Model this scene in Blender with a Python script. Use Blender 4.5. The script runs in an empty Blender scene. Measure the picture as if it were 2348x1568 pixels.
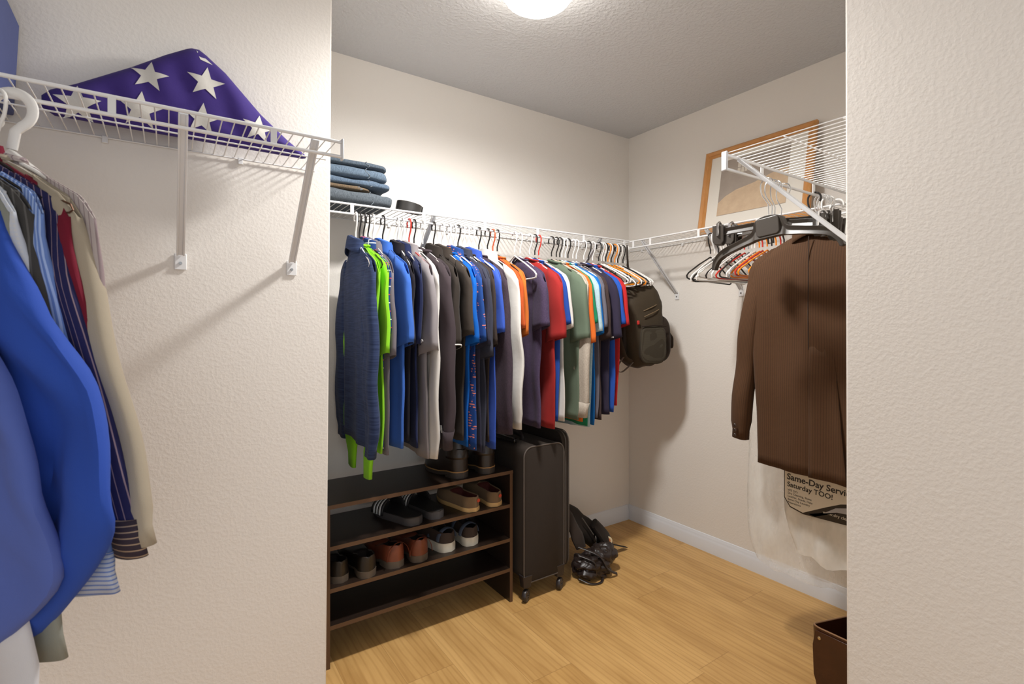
import bpy, math, random
from mathutils import Vector, Matrix, noise
PI = math.pi
random.seed(7)
S = bpy.context.scene
COL = S.collection

# ------------------------------------------------------------------ camera, world, exposure
CAMZ = 1.243
cam = bpy.data.objects.new('camera', bpy.data.cameras.new('camera'))
COL.objects.link(cam); S.camera = cam
cam.location = (0, 0, CAMZ)
cam.rotation_euler = (PI/2, 0, -math.atan2(789, 1162))
cam.data.sensor_width = 36.0
cam.data.lens = 36.0*1162/2348
cam.data.shift_y = -39/2348
cam.data.clip_start = 0.02
cam.data.dof.use_dof = True
cam.data.dof.focus_distance = 2.4
cam.data.dof.aperture_fstop = 6.3
S.view_settings.view_transform = 'Standard'
S.view_settings.look = 'None'
S.view_settings.gamma = 1
S.view_settings.use_curve_mapping = False
S.view_settings.exposure = 0.13
W = bpy.data.worlds.new('world'); S.world = W; W.use_nodes = True
WORLD_STRENGTH = .80
W.node_tree.nodes['Background'].inputs[0].default_value = (0.93, 0.96, 1.0, 1)
W.node_tree.nodes['Background'].inputs[1].default_value = WORLD_STRENGTH
LAMP_POS = (1.022, 1.35)
LAMP_STRENGTH = 17.0
LAMP_WATTS = 105.0
# added fill light across the room's open side behind the camera, no real source
dl = bpy.data.lights.new('rear_fill_light', 'AREA'); dl.shape = 'RECTANGLE'; dl.size = 2.2; dl.size_y = 2.1; dl.energy = 5; dl.color = (.97, .98, 1.0)
do = bpy.data.objects.new('rear_fill_light', dl); COL.objects.link(do); do.location = (-.25, -.99, 1.2); do.rotation_euler = (PI/2, 0, 0)

# ------------------------------------------------------------------ materials
def srgb(r, g, b):
    f = lambda c: (c/255/12.92) if c/255 <= .04045 else ((c/255+.055)/1.055)**2.4
    return (f(r), f(g), f(b), 1)

class NT:
    def __init__(s, name):
        s.m = bpy.data.materials.new(name); s.m.use_nodes = True
        s.t = s.m.node_tree; s.p = s.t.nodes['Principled BSDF']
    def n(s, typ, **kw):
        o = s.t.nodes.new(typ)
        for k, v in kw.items():
            if k in o.inputs: o.inputs[k].default_value = v
            else: setattr(o, k, v)
        return o
    def l(s, a, b): s.t.links.new(a, b)
    def math(s, op, a, b=None):
        o = s.t.nodes.new('ShaderNodeMath'); o.operation = op
        for i, v in enumerate((a, b)):
            if v is None: continue
            if isinstance(v, (int, float)): o.inputs[i].default_value = v
            else: s.l(v, o.inputs[i])
        return o.outputs[0]
    def mix(s, fac, a, b, mode='MIX'):
        o = s.t.nodes.new('ShaderNodeMix'); o.data_type = 'RGBA'; o.blend_type = mode
        for i, v in ((0, fac), (6, a), (7, b)):
            if isinstance(v, (int, float, tuple)): o.inputs[i].default_value = v
            else: s.l(v, o.inputs[i])
        return o.outputs[2]
    def bump(s, h, strength=.3, dist=.002):
        b = s.t.nodes.new('ShaderNodeBump'); b.inputs['Strength'].default_value = strength
        b.inputs['Distance'].default_value = dist
        s.l(h, b.inputs['Height']); s.l(b.outputs[0], s.p.inputs['Normal'])
    def coord(s):
        c = s.t.nodes.new('ShaderNodeTexCoord'); return c.outputs['Object']
    def sep(s, v):
        o = s.t.nodes.new('ShaderNodeSeparateXYZ'); s.l(v, o.inputs[0]); return o.outputs
    def noise(s, v, scale, detail=3, rough=.5):
        o = s.t.nodes.new('ShaderNodeTexNoise'); s.l(v, o.inputs['Vector'])
        o.inputs['Scale'].default_value = scale; o.inputs['Detail'].default_value = detail
        o.inputs['Roughness'].default_value = rough
        return o.outputs[0]
    def scalev(s, v, sc):
        o = s.t.nodes.new('ShaderNodeVectorMath'); o.operation = 'MULTIPLY'
        s.l(v, o.inputs[0]); o.inputs[1].default_value = sc; return o.outputs[0]

def plain(name, col, rough=.5, metal=0, spec=.5, bump=0, bscale=200, alpha=None):
    k = NT(name); k.p.inputs['Base Color'].default_value = col
    k.p.inputs['Roughness'].default_value = rough; k.p.inputs['Metallic'].default_value = metal
    k.p.inputs['Specular IOR Level'].default_value = spec
    c = k.coord()
    nz = k.noise(c, 30, 2)
    v = k.t.nodes.new('ShaderNodeMapRange'); k.l(nz, v.inputs[0]); v.inputs[3].default_value = rough*.9; v.inputs[4].default_value = min(1, rough*1.1)
    k.l(v.outputs[0], k.p.inputs['Roughness'])
    if bump: k.bump(k.noise(c, bscale, 3), bump, .001)
    if alpha is not None: k.p.inputs['Alpha'].default_value = alpha
    return k.m

def wall_mat(name, col, scale=110, strength=.35):
    k = NT(name); c = k.coord()
    a = k.noise(c, scale, 3, .55); b = k.noise(c, scale*.35, 2, .5)
    r = k.t.nodes.new('ShaderNodeValToRGB'); k.l(a, r.inputs[0])
    r.color_ramp.elements[0].position = .40; r.color_ramp.elements[1].position = .66
    h = k.math('ADD', r.outputs[0], k.math('MULTIPLY', b, .5))
    k.bump(h, strength, .0022)
    k.p.inputs['Base Color'].default_value = col
    k.p.inputs['Roughness'].default_value = .75
    k.p.inputs['Specular IOR Level'].default_value = .25
    return k.m

def floor_mat():
    k = NT('oak_plank_floor'); c = k.coord(); x, y, z = k.sep(c)
    W_, L_ = .18, 1.22
    fx = k.math('DIVIDE', k.math('SUBTRACT', x, 1.406-1.8*3), W_)
    row = k.math('FLOOR', fx)
    off = k.math('FRACT', k.math('MULTIPLY', k.math('SINE', k.math('MULTIPLY', row, 12.9898)), 43758.5))
    fy = k.math('ADD', k.math('DIVIDE', k.math('ADD', y, 5.0), L_), off)
    idy = k.math('FLOOR', fy)
    pid = k.math('FRACT', k.math('MULTIPLY', k.math('SINE', k.math('ADD', k.math('MULTIPLY', row, 7.13), k.math('MULTIPLY', idy, 3.71))), 1357.3))
    # grain coordinates, moved per plank
    cb = k.t.nodes.new('ShaderNodeCombineXYZ')
    k.l(k.math('MULTIPLY', x, 8.0), cb.inputs[0]); k.l(k.math('MULTIPLY', y, 1.3), cb.inputs[1]); k.l(k.math('MULTIPLY', pid, 37.0), cb.inputs[2])
    g1 = k.noise(cb.outputs[0], 1.6, 4, .55)
    w = k.t.nodes.new('ShaderNodeTexWave'); k.l(cb.outputs[0], w.inputs['Vector'])
    w.bands_direction = 'X'; w.inputs['Scale'].default_value = 1.6; w.inputs['Distortion'].default_value = 9
    w.inputs['Detail'].default_value = 2.5; w.inputs['Detail Scale'].default_value = .7
    cb2 = k.t.nodes.new('ShaderNodeCombineXYZ')
    k.l(k.math('MULTIPLY', x, 160.0), cb2.inputs[0]); k.l(k.math('MULTIPLY', y, 7.0), cb2.inputs[1]); k.l(pid, cb2.inputs[2])
    g2 = k.noise(cb2.outputs[0], 1.0, 3, .6)
    base = k.mix(pid, srgb(207, 163, 100), srgb(218, 176, 114))
    r = k.t.nodes.new('ShaderNodeValToRGB'); k.l(g1, r.inputs[0]); r.color_ramp.elements[0].position = .36; r.color_ramp.elements[1].position = .62
    r.color_ramp.elements[0].color = (.72, .66, .58, 1); r.color_ramp.elements[1].color = (1, 1, 1, 1)
    c1 = k.mix(.75, base, r.outputs[0], 'MULTIPLY')
    r2 = k.t.nodes.new('ShaderNodeValToRGB'); k.l(w.outputs[1], r2.inputs[0]); r2.color_ramp.elements[0].position = .0; r2.color_ramp.elements[1].position = .35
    r2.color_ramp.elements[0].color = (.80, .74, .66, 1); r2.color_ramp.elements[1].color = (1, 1, 1, 1)
    c2 = k.mix(.55, c1, r2.outputs[0], 'MULTIPLY')
    r3 = k.t.nodes.new('ShaderNodeValToRGB'); k.l(g2, r3.inputs[0]); r3.color_ramp.elements[0].position = .3; r3.color_ramp.elements[1].position = .6
    r3.color_ramp.elements[0].color = (.90, .87, .83, 1); r3.color_ramp.elements[1].color = (1, 1, 1, 1)
    c3 = k.mix(.35, c2, r3.outputs[0], 'MULTIPLY')
    ex_ = k.math('ABSOLUTE', k.math('SUBTRACT', k.math('FRACT', fx), .5)); ey_ = k.math('ABSOLUTE', k.math('SUBTRACT', k.math('FRACT', fy), .5))
    seam = k.math('MAXIMUM', k.math('GREATER_THAN', ex_, .4945), k.math('GREATER_THAN', ey_, .4988))
    c4 = k.mix(k.math('MULTIPLY', seam, .35), c3, srgb(120, 82, 45))
    k.l(c4, k.p.inputs['Base Color'])
    k.p.inputs['Roughness'].default_value = .42; k.p.inputs['Specular IOR Level'].default_value = .35
    k.bump(k.math('SUBTRACT', g2, seam), .12, .0006)
    return k.m

_fab = {}
def fab(name, rgb, pat=None, rgb2=(255, 255, 255), rgb3=None, rough=.9, sheen=.04, freq=60, duty=.12, weave=900):
    if name in _fab: return _fab[name]
    k = NT(name); c = k.coord()
    uvn = k.t.nodes.new('ShaderNodeUVMap'); uvn.uv_map = 'cloth'
    y, z, _zz = k.sep(uvn.outputs[0]); x = None
    base = tuple(v*.86 for v in srgb(*rgb)[:3])+(1,)
    nz = k.noise(c, 14, 3)
    col = k.mix(k.math('MULTIPLY', nz, .25), base, tuple(v*.72 for v in base[:3])+(1,))
    def line(v, f, d, ph=0.0):
        return k.math('LESS_THAN', k.math('FRACT', k.math('ADD', k.math('MULTIPLY', v, f), ph)), d)
    if pat == 'pin': col = k.mix(line(y, freq, duty), col, srgb(*rgb2))
    if pat == 'hor': col = k.mix(line(z, freq, duty), col, srgb(*rgb2))
    if pat == 'plaid':
        s1 = k.math('MAXIMUM', line(y, freq, duty), line(z, freq, duty))
        col = k.mix(k.math('MULTIPLY', s1, .9), col, srgb(*rgb2))
        if rgb3:
            s2 = k.math('MAXIMUM', line(y, freq, duty, .5), line(z, freq, duty, .5))
            col = k.mix(k.math('MULTIPLY', s2, .9), col, srgb(*rgb3))
    if pat == 'heather':
        h = k.noise(k.scalev(c, (3, 3, 1)), 120, 3, .7)
        r = k.t.nodes.new('ShaderNodeMapRange'); k.l(h, r.inputs[0]); r.inputs[1].default_value = .35; r.inputs[2].default_value = .65
        col = k.mix(k.math('MULTIPLY', r.outputs[0], .6), col, srgb(*rgb2))
    if pat == 'melange':
        h = k.noise(k.scalev(c, (1, 3, 60)), 3, 3, .7)
        r = k.t.nodes.new('ShaderNodeMapRange'); k.l(h, r.inputs[0]); r.inputs[1].default_value = .35; r.inputs[2].default_value = .65
        col = k.mix(k.math('MULTIPLY', r.outputs[0], .6), col, srgb(*rgb2))
    if pat == 'patch':
        h = k.noise(k.scalev(c, (1, 1, 1)), 42, 1, .5)
        col = k.mix(k.math('MULTIPLY', k.math('GREATER_THAN', h, .6), line(z, 90, .5)), col, srgb(*rgb2))
    k.l(col, k.p.inputs['Base Color'])
    k.p.inputs['Roughness'].default_value = rough
    k.p.inputs['Specular IOR Level'].default_value = .2
    if sheen: k.p.inputs['Sheen Weight'].default_value = sheen
    k.bump(k.math('ADD', k.noise(c, weave, 2), k.math('MULTIPLY', k.noise(c, 35, 3), 3.0)), .25, .0012)
    _fab[name] = k.m
    return k.m

def leather(name, rgb, rough=.4, rgb2=None):
    k = NT(name); c = k.coord(); nz = k.noise(c, 22, 4)
    b = srgb(*rgb)
    k.l(k.mix(nz, b, srgb(*rgb2) if rgb2 else tuple(v*.6 for v in b[:3])+(1,)), k.p.inputs['Base Color'])
    k.p.inputs['Roughness'].default_value = rough
    k.bump(k.math('ADD', k.noise(c, 500, 3), k.noise(c, 60, 3)), .2, .001)
    return k.m

# ------------------------------------------------------------------ mesh helpers
class MB:
    def __init__(s): s.v = []; s.f = []; s.mi = []; s.cur = 0
    def add(s, vs, fs, M=None):
        o = len(s.v)
        s.v += [tuple(M @ Vector(p)) if M else tuple(p) for p in vs]
        s.f += [tuple(i+o for i in f) for f in fs]; s.mi += [s.cur]*len(fs); return s
    def box(s, a, b, M=None):
        x0, y0, z0 = a; x1, y1, z1 = b
        v = [(x0,y0,z0),(x1,y0,z0),(x1,y1,z0),(x0,y1,z0),(x0,y0,z1),(x1,y0,z1),(x1,y1,z1),(x0,y1,z1)]
        f = [(3,2,1,0),(4,5,6,7),(0,1,5,4),(1,2,6,5),(2,3,7,6),(3,0,4,7)]
        return s.add(v, f, M)
    def cbox(s, c, d, M=None):
        return s.box([c[i]-d[i]/2 for i in range(3)], [c[i]+d[i]/2 for i in range(3)], M)
    def tube(s, pts, r, n=8, closed=False, M=None, flat=None):
        pts = [Vector(p) for p in pts]; N = len(pts); rings = []
        up = Vector((0, 0, 1)); prev = None
        for i, p in enumerate(pts):
            if closed: t = pts[(i+1) % N]-pts[(i-1) % N]
            else: t = pts[min(i+1, N-1)]-pts[max(i-1, 0)]
            t.normalize()
            if prev is None:
                a = up if abs(t.z) < .9 else Vector((1, 0, 0)); u = t.cross(a).normalized()
            else:
                u = (prev - t*prev.dot(t)); u = u.normalized() if u.length > 1e-6 else prev
            prev = u; w = t.cross(u)
            rr = r[i] if isinstance(r, (list, tuple)) else r
            fu, fw = flat if flat else (1, 1)
            rings.append([p + u*math.cos(2*PI*j/n)*rr*fu + w*math.sin(2*PI*j/n)*rr*fw for j in range(n)])
        return s.loft(rings, closed=closed, cap=not closed, M=M)
    def loft(s, rings, closed=False, cap=True, M=None, wrap=True):
        n = len(rings[0]); vs = [p for r in rings for p in r]; fs = []
        R = len(rings)
        for i in range(R if closed else R-1):
            a, b = i*n, ((i+1) % R)*n
            for j in range(n if wrap else n-1):
                k = (j+1) % n
                fs.append((a+j, a+k, b+k, b+j))
        if cap and not closed:
            fs.append(tuple(range(n-1, -1, -1))); fs.append(tuple((R-1)*n+j for j in range(n)))
        return s.add(vs, fs, M)
    def prism(s, poly, y0, y1, M=None):
        """poly of (x,z); extruded along y"""
        return s.loft([[(x, y0, z) for x, z in poly], [(x, y1, z) for x, z in poly]], M=M)
    def prismz(s, poly, z0, z1, M=None):
        return s.loft([[(x, y, z0) for x, y in poly], [(x, y, z1) for x, y in poly]], M=M)
    def lathe(s, prof, n=32, M=None, cap=False):
        return s.loft([[(r*math.cos(2*PI*j/n), r*math.sin(2*PI*j/n), z) for j in range(n)] for r, z in prof], cap=cap, M=M)
    def grid(s, f, nu, nv, M=None):
        vs = [f(i/(nu-1), j/(nv-1)) for i in range(nu) for j in range(nv)]
        fs = [(i*nv+j, (i+1)*nv+j, (i+1)*nv+j+1, i*nv+j+1) for i in range(nu-1) for j in range(nv-1)]
        return s.add(vs, fs, M)
    def build(s, name, mat, parent=None, sharp=40, solid=0, bevel=0, offset=0, sub=0):
        me = bpy.data.meshes.new(name); me.from_pydata(s.v, [], s.f)
        mats = mat if isinstance(mat, (list, tuple)) else [mat]
        for m in mats: me.materials.append(m)
        for p, i in zip(me.polygons, s.mi): p.material_index = i
        uvl = me.uv_layers.new(name='cloth')
        cu_ = s.uv if getattr(s, 'uv', None) and len(s.uv) == len(s.v) else [(p[1], p[2]) for p in s.v]
        for lp in me.loops: uvl.data[lp.index].uv = cu_[lp.vertex_index]
        me.polygons.foreach_set('use_smooth', [True]*len(me.polygons))
        me.update()
        import bmesh
        bm = bmesh.new(); bm.from_mesh(me); bmesh.ops.recalc_face_normals(bm, faces=bm.faces); bm.to_mesh(me); bm.free()
        me.set_sharp_from_angle(angle=math.radians(sharp))
        o = bpy.data.objects.new(name, me); COL.objects.link(o)
        if parent: o.parent = parent
        if bevel:
            b = o.modifiers.new('bevel', 'BEVEL'); b.width = bevel; b.segments = 3; b.limit_method = 'ANGLE'; b.angle_limit = math.radians(40)
        if sub:
            b = o.modifiers.new('subdivision', 'SUBSURF'); b.levels = sub; b.render_levels = sub
        if solid:
            b = o.modifiers.new('solidify', 'SOLIDIFY'); b.thickness = solid; b.offset = offset
        return o

def tag(o, label=None, cat=None, group=None, kind=None):
    if label: o['label'] = label
    if cat: o['category'] = cat
    if group: o['group'] = group
    if kind: o['kind'] = kind
    return o
def thing(name, label, cat, loc=(0, 0, 0), rz=0, group=None):
    o = bpy.data.objects.new(name, None); COL.objects.link(o); o.empty_display_size = .05
    o.location = loc; o.rotation_euler = (0, 0, rz); return tag(o, label, cat, group)
def rrect(w, h, r, n=6):
    pts = []
    for cx, cy, a0 in ((w-r, h-r, 0), (-w+r, h-r, 90), (-w+r, -h+r, 180), (w-r, -h+r, 270)):
        for i in range(n+1):
            a = math.radians(a0+90*i/n); pts.append((cx+r*math.cos(a), cy+r*math.sin(a)))
    return pts
def smooth_path(pts, per=6):
    P = [Vector(p) for p in pts]; out = []
    for i in range(len(P)-1):
        p0, p1, p2, p3 = P[max(i-1, 0)], P[i], P[i+1], P[min(i+2, len(P)-1)]
        for j in range(per):
            t = j/per
            out.append(.5*((2*p1)+(-p0+p2)*t+(2*p0-5*p1+4*p2-p3)*t*t+(-p0+3*p1-3*p2+p3)*t**3))
    out.append(P[-1]); return out
def text_mesh(body, size, mat, parent, M, name='lettering', ext=.0003, bold=0):
    cu = bpy.data.curves.new('t', 'FONT'); cu.body = body; cu.size = size; cu.extrude = ext; cu.offset = bold; cu.resolution_u = 3
    to = bpy.data.objects.new('t', cu); COL.objects.link(to)
    dg = bpy.context.evaluated_depsgraph_get(); me = bpy.data.meshes.new_from_object(to.evaluated_get(dg))
    bpy.data.objects.remove(to); bpy.data.curves.remove(cu)
    me.transform(M); me.materials.clear(); me.materials.append(mat)
    o = bpy.data.objects.new(name, me); COL.objects.link(o)
    if parent: o.parent = parent
    return o

# ------------------------------------------------------------------ shared materials
M_wall = wall_mat('painted_wall', srgb(231, 226, 219), 120, .14)
M_ceil = wall_mat('painted_ceiling', srgb(208, 210, 213), 70, .6)
M_trim = plain('white_trim_paint', srgb(226, 229, 234), .4)
M_floor = floor_mat()
M_wire = plain('white_coated_wire', srgb(226, 226, 226), .35)
M_brk = plain('white_bracket_paint', srgb(215, 216, 218), .4)
M_screw = plain('zinc_screw', srgb(150, 150, 150), .3, .9)
M_rack = NT('espresso_laminate')
_c = M_rack.coord(); _g = M_rack.noise(M_rack.scalev(_c, (1.5, 60, 60)), 2, 3)
M_rack.l(M_rack.mix(_g, srgb(27, 19, 14), srgb(46, 33, 25)), M_rack.p.inputs['Base Color']); M_rack.p.inputs['Roughness'].default_value = .38; M_rack = M_rack.m
M_rackedge = plain('espresso_edge_band', srgb(88, 62, 42), .45)
PL = {k: plain('plastic_'+k, srgb(*v), .32) for k, v in dict(white=(232, 230, 226), black=(28, 25, 24), red=(196, 52, 40), orange=(238, 140, 28), grey=(140, 145, 150), blue=(30, 44, 70), rust=(196, 88, 50)).items()}
M_chrome = plain('chrome_wire', srgb(215, 215, 215), .15, 1)
M_dkplastic = plain('smoky_black_plastic', srgb(62, 56, 50), .35)

# ------------------------------------------------------------------ room
XB, YA, YC, XC, XD, YE, ZC = 2.453, 2.275, 1.623, .417, 1.258, .52, 2.44
YR, XL = -1.0, -1.5
def struct(name, mb, mat, **k): return tag(mb.build(name, mat, **k), kind='structure')
struct('floor', MB().box((XL, YR, -.05), (XB+.1, YA+.1, 0)), M_floor)
struct('ceiling', MB().box((XL, YR, ZC), (XB+.1, YA+.1, ZC+.05)), M_ceil)
struct('wall_back', MB().box((XC-.12, YA, 0), (XB+.1, YA+.1, ZC)), M_wall)
struct('wall_right', MB().box((XB, YE-.12, 0), (XB+.1, YA, ZC)), M_wall)
lw = MB()   # partition on the left whose free edge leans very slightly
e0, e1 = XC-.012, XC+.008
lw.loft([[(XL, YC, 0), (e0, YC, 0), (e0-.012, YA, 0), (e0-.12, YA, 0), (e0-.12, YC+.1, 0), (XL, YC+.1, 0)],
         [(XL, YC, ZC), (e1, YC, ZC), (e1-.012, YA, ZC), (e1-.12, YA, ZC), (e1-.12, YC+.1, ZC), (XL, YC+.1, ZC)]])
struct('wall_left', lw, M_wall, bevel=.004)
rw = MB()
rw.loft([[(XD, YR, z), (XD+.11, YR, z), (XD+.11, YE-.11, z), (XB, YE-.11, z), (XB, YE, z), (XD+.006 - (.012*z/ZC), YE, z)] for z in (0, ZC)])
struct('wall_front', rw, M_wall, bevel=.004)
struct('wall_far_left', MB().box((XL-.1, YR, 0), (XL, YC+.1, ZC)), M_wall)
def base_profile(): return [(0, 0), (.014, 0), (.014, .052), (.0125, .056), (.0125, .066), (.010, .069), (.010, .076), (.006, .083), (.004, .091), (0, .093)]
bp = base_profile()
struct('baseboard_right', MB().loft([[(XB-d, y, z) for d, z in bp] for y in (YE, YA)]), M_trim)
struct('baseboard_back', MB().loft([[(x, YA-d, z) for d, z in bp] for x in (XC, XB-.0145)]), M_trim)

# ------------------------------------------------------------------ ceiling lamp
lamp = thing('ceiling_lamp', 'round white glass dome lamp glowing on the grey ceiling', 'lamp', (LAMP_POS[0], LAMP_POS[1], ZC))
k = NT('lit_opal_glass'); k.p.inputs['Base Color'].default_value = (.9, .9, .88, 1)
k.p.inputs['Emission Color'].default_value = (1.0, .93, .84, 1); k.p.inputs['Emission Strength'].default_value = LAMP_STRENGTH
MB().lathe([(.0, -.002), (.115, -.002), (.12, -.01), (.12, -.03), (.112, -.036), (0, -.036)], 40).build('base', M_trim, lamp)
MB().lathe([(.108, -.030), (.122, -.045), (.126, -.066), (.122, -.09), (.108, -.11), (.084, -.126), (.055, -.136), (.028, -.140), (.001, -.141)], 40).build('glass_dome', k.m, lamp)

ld = bpy.data.lights.new('bulb_light', 'SPOT'); ld.energy = LAMP_WATTS; ld.color = (1.0, .98, .955); ld.shadow_soft_size = .07; ld.spot_size = math.radians(180); ld.spot_blend = .68
lo = bpy.data.objects.new('bulb_light', ld); COL.objects.link(lo); lo.parent = lamp; lo.location = (0, 0, -.16)

# ------------------------------------------------------------------ wire shelves
ZS = 1.718
def wire_shelf(label, base, along, out, length, brackets, tabs, caps=(False, False), rail_r=.0042, rod=False, foot_drop=.30, lower_from=0):
    A = Vector(along); O = Vector(out); B = Vector(base)
    t = thing('wire_shelf', label, 'shelf', B)
    def P(s, d, z): return A*s+O*d+Vector((0, 0, z))
    D = .302
    m = MB(); n = int(length/.0254)
    for i in range(n+1):
        s = min(length, i*.0254+.004)
        m.tube([P(s, .004, -.004), P(s, .15, -.004), P(s, D, -.004), P(s, D+.003, -.008)], .0015, 5)
    m.build('deck_wires', M_wire, t)
    m = MB(); m.tube([P(0, .006, -.007), P(length, .006, -.007)], .0022, 6); m.build('back_rail', M_wire, t)
    m = MB(); m.tube([P(0, .14, -.0075), P(length, .14, -.0075)], .002, 6); m.build('middle_rail', M_wire, t)
    m = MB(); m.tube([P(0, D, -.007), P(length, D, -.007)], rail_r, 10); m.build('front_rail', M_wire, t)
    m = MB(); m.tube([P(0, D+.002, -.045), P(length, D+.002, -.045)], rail_r, 10); m.build('hanging_rail', M_wire, t)
    for s in tabs:
        m = MB(); m.cbox((0, 0, 0), (.014, .003, .038)); m.v = [tuple(P(s+x, D+.002+y, -.026+z)) for x, y, z in m.v]
        m.build('rail_tab', M_wire, t, bevel=.001)
    for s, on in zip((0, length), caps):
        if on:
            m = MB(); m.cbox((0, 0, 0), (.006, .018, .054)); m.v = [tuple(P(s+x, D+y, -.026+z)) for x, y, z in m.v]
            m.build('end_cap', M_brk, t, bevel=.003)
    for s in brackets:
        m = MB()
        def bar(s, d0, z0, d1, z1, w, th):
            a = Vector((0, d0, z0)); b = Vector((0, d1, z1)); dr = (b-a).normalized(); nn = Vector((0, -dr.z, dr.y))
            pts = []
            for q in (a, b):
                pts.append([P(s+sx*w, *( (q+nn*sn*th)[1:])) for sx, sn in ((-1, -1), (1, -1), (1, 1), (.55, 1), (.5, .2), (-.5, .2), (-.55, 1), (-1, 1))])
            m.loft(pts)
        bar(s, D-.004, -.012, .010, -foot_drop+.012, .0095, .0045)
        br = m.build('bracket', M_brk, t, bevel=.0008)
        m = MB(); m.cbox((0, 0, 0), (.028, .004, .044)); m.v = [tuple(P(s+x, .003+y, -foot_drop-.006+z)) for x, y, z in m.v]
        ft = m.build('mounting_foot', M_wire, br, bevel=.002)
        m = MB(); m.tube([P(s, .004, -foot_drop-.01), P(s, .009, -foot_drop-.01)], .004, 8); m.build('screw', M_screw, br)
    s = .12
    while s < length:
        m = MB(); m.cbox((0, 0, 0), (.012, .008, .018)); m.v = [tuple(P(s+x, .0045+y, -.012+z)) for x, y, z in m.v]
        m.build('wall_clip', M_wire, t, bevel=.001); s += .30
    return t
wire_shelf('white wire shelf on the left wall carrying the folded flag', (-1.45, YC, ZS), (1, 0, 0), (0, -1, 0), 1.82, (1.478, 1.755), (1.05, 1.355, 1.659), (False, True))
wire_shelf('white wire shelf on the back wall carrying the folded jeans', (.43, YA, ZS), (1, 0, 0), (0, -1, 0), 1.70, (.51, 1.49), (.16, .46, .76, 1.06, 1.36, 1.66), (False, False), .0042)
wire_shelf('white wire shelf on the right wall under the framed picture', (XB, .54, ZS), (0, 1, 0), (-1, 0, 0), 1.72, (.96, 1.36), (.1, .4, .7, 1.0, 1.3, 1.42), (False, False))
wire_shelf('white wire shelf high at the right holding the brown suit jacket', (XD+.005, YE, ZS), (1, 0, 0), (0, 1, 0), .88, (.065,), (.19, .50, .8), (True, False))

# ------------------------------------------------------------------ hangers
RODZ = ZS-.045
def arc(cx, cz, r, a0, a1, n=10):
    return [(0, cx+r*math.cos(math.radians(a0+(a1-a0)*i/n)), cz+r*math.sin(math.radians(a0+(a1-a0)*i/n))) for i in range(n+1)]
def hook_pts(r=.0205, drop=.09, rr=.0042, t=.0036):
    cz = rr+t-r
    # free tip on the wall side (+y), over the rail, down on the room side and back to the middle
    return arc(0, cz, r, -35, 180, 12) + [(0, -r*.98, cz-.012), (0, -r*.80, cz-.028), (0, -r*.32, cz-.045), (0, 0, cz-.058), (0, 0, -drop)]
def tube_hanger_mesh(w=.2, shoulder=.085, t=.0037, notch=True):
    m = MB(); m.tube(hook_pts(), t*.85, 8)
    z0 = -.106; w = w-.012; shoulder = shoulder+.015
    path = [(0, 0, z0)] + [(0, w*.5, z0-shoulder*.45), (0, w*.93, z0-shoulder*.9)] + [(0, w, z0-shoulder-.004), (0, w-.004, z0-shoulder-.014), (0, w*.9, z0-shoulder-.018)]
    path += [(0, 0, z0-shoulder-.019)]
    full = path + [(x, -y, z) for x, y, z in reversed(path[1:-1])]
    m.tube(full, t, 8, closed=True)
    return m
_hm = {}
def hanger(x, y, yaw, colour, label, group=None, z=RODZ, name='plastic_hanger', tilt=0):
    if colour not in _hm:
        o = tube_hanger_mesh().build(name, PL[colour]); _hm[colour] = o; first = True
    else:
        o = _hm[colour].copy(); COL.objects.link(o)
        if 'group' in o: del o['group']
    o.location = (x, y, z); o.rotation_euler = (tilt, 0, yaw)
    return tag(o, label, 'hanger', group)

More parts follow.
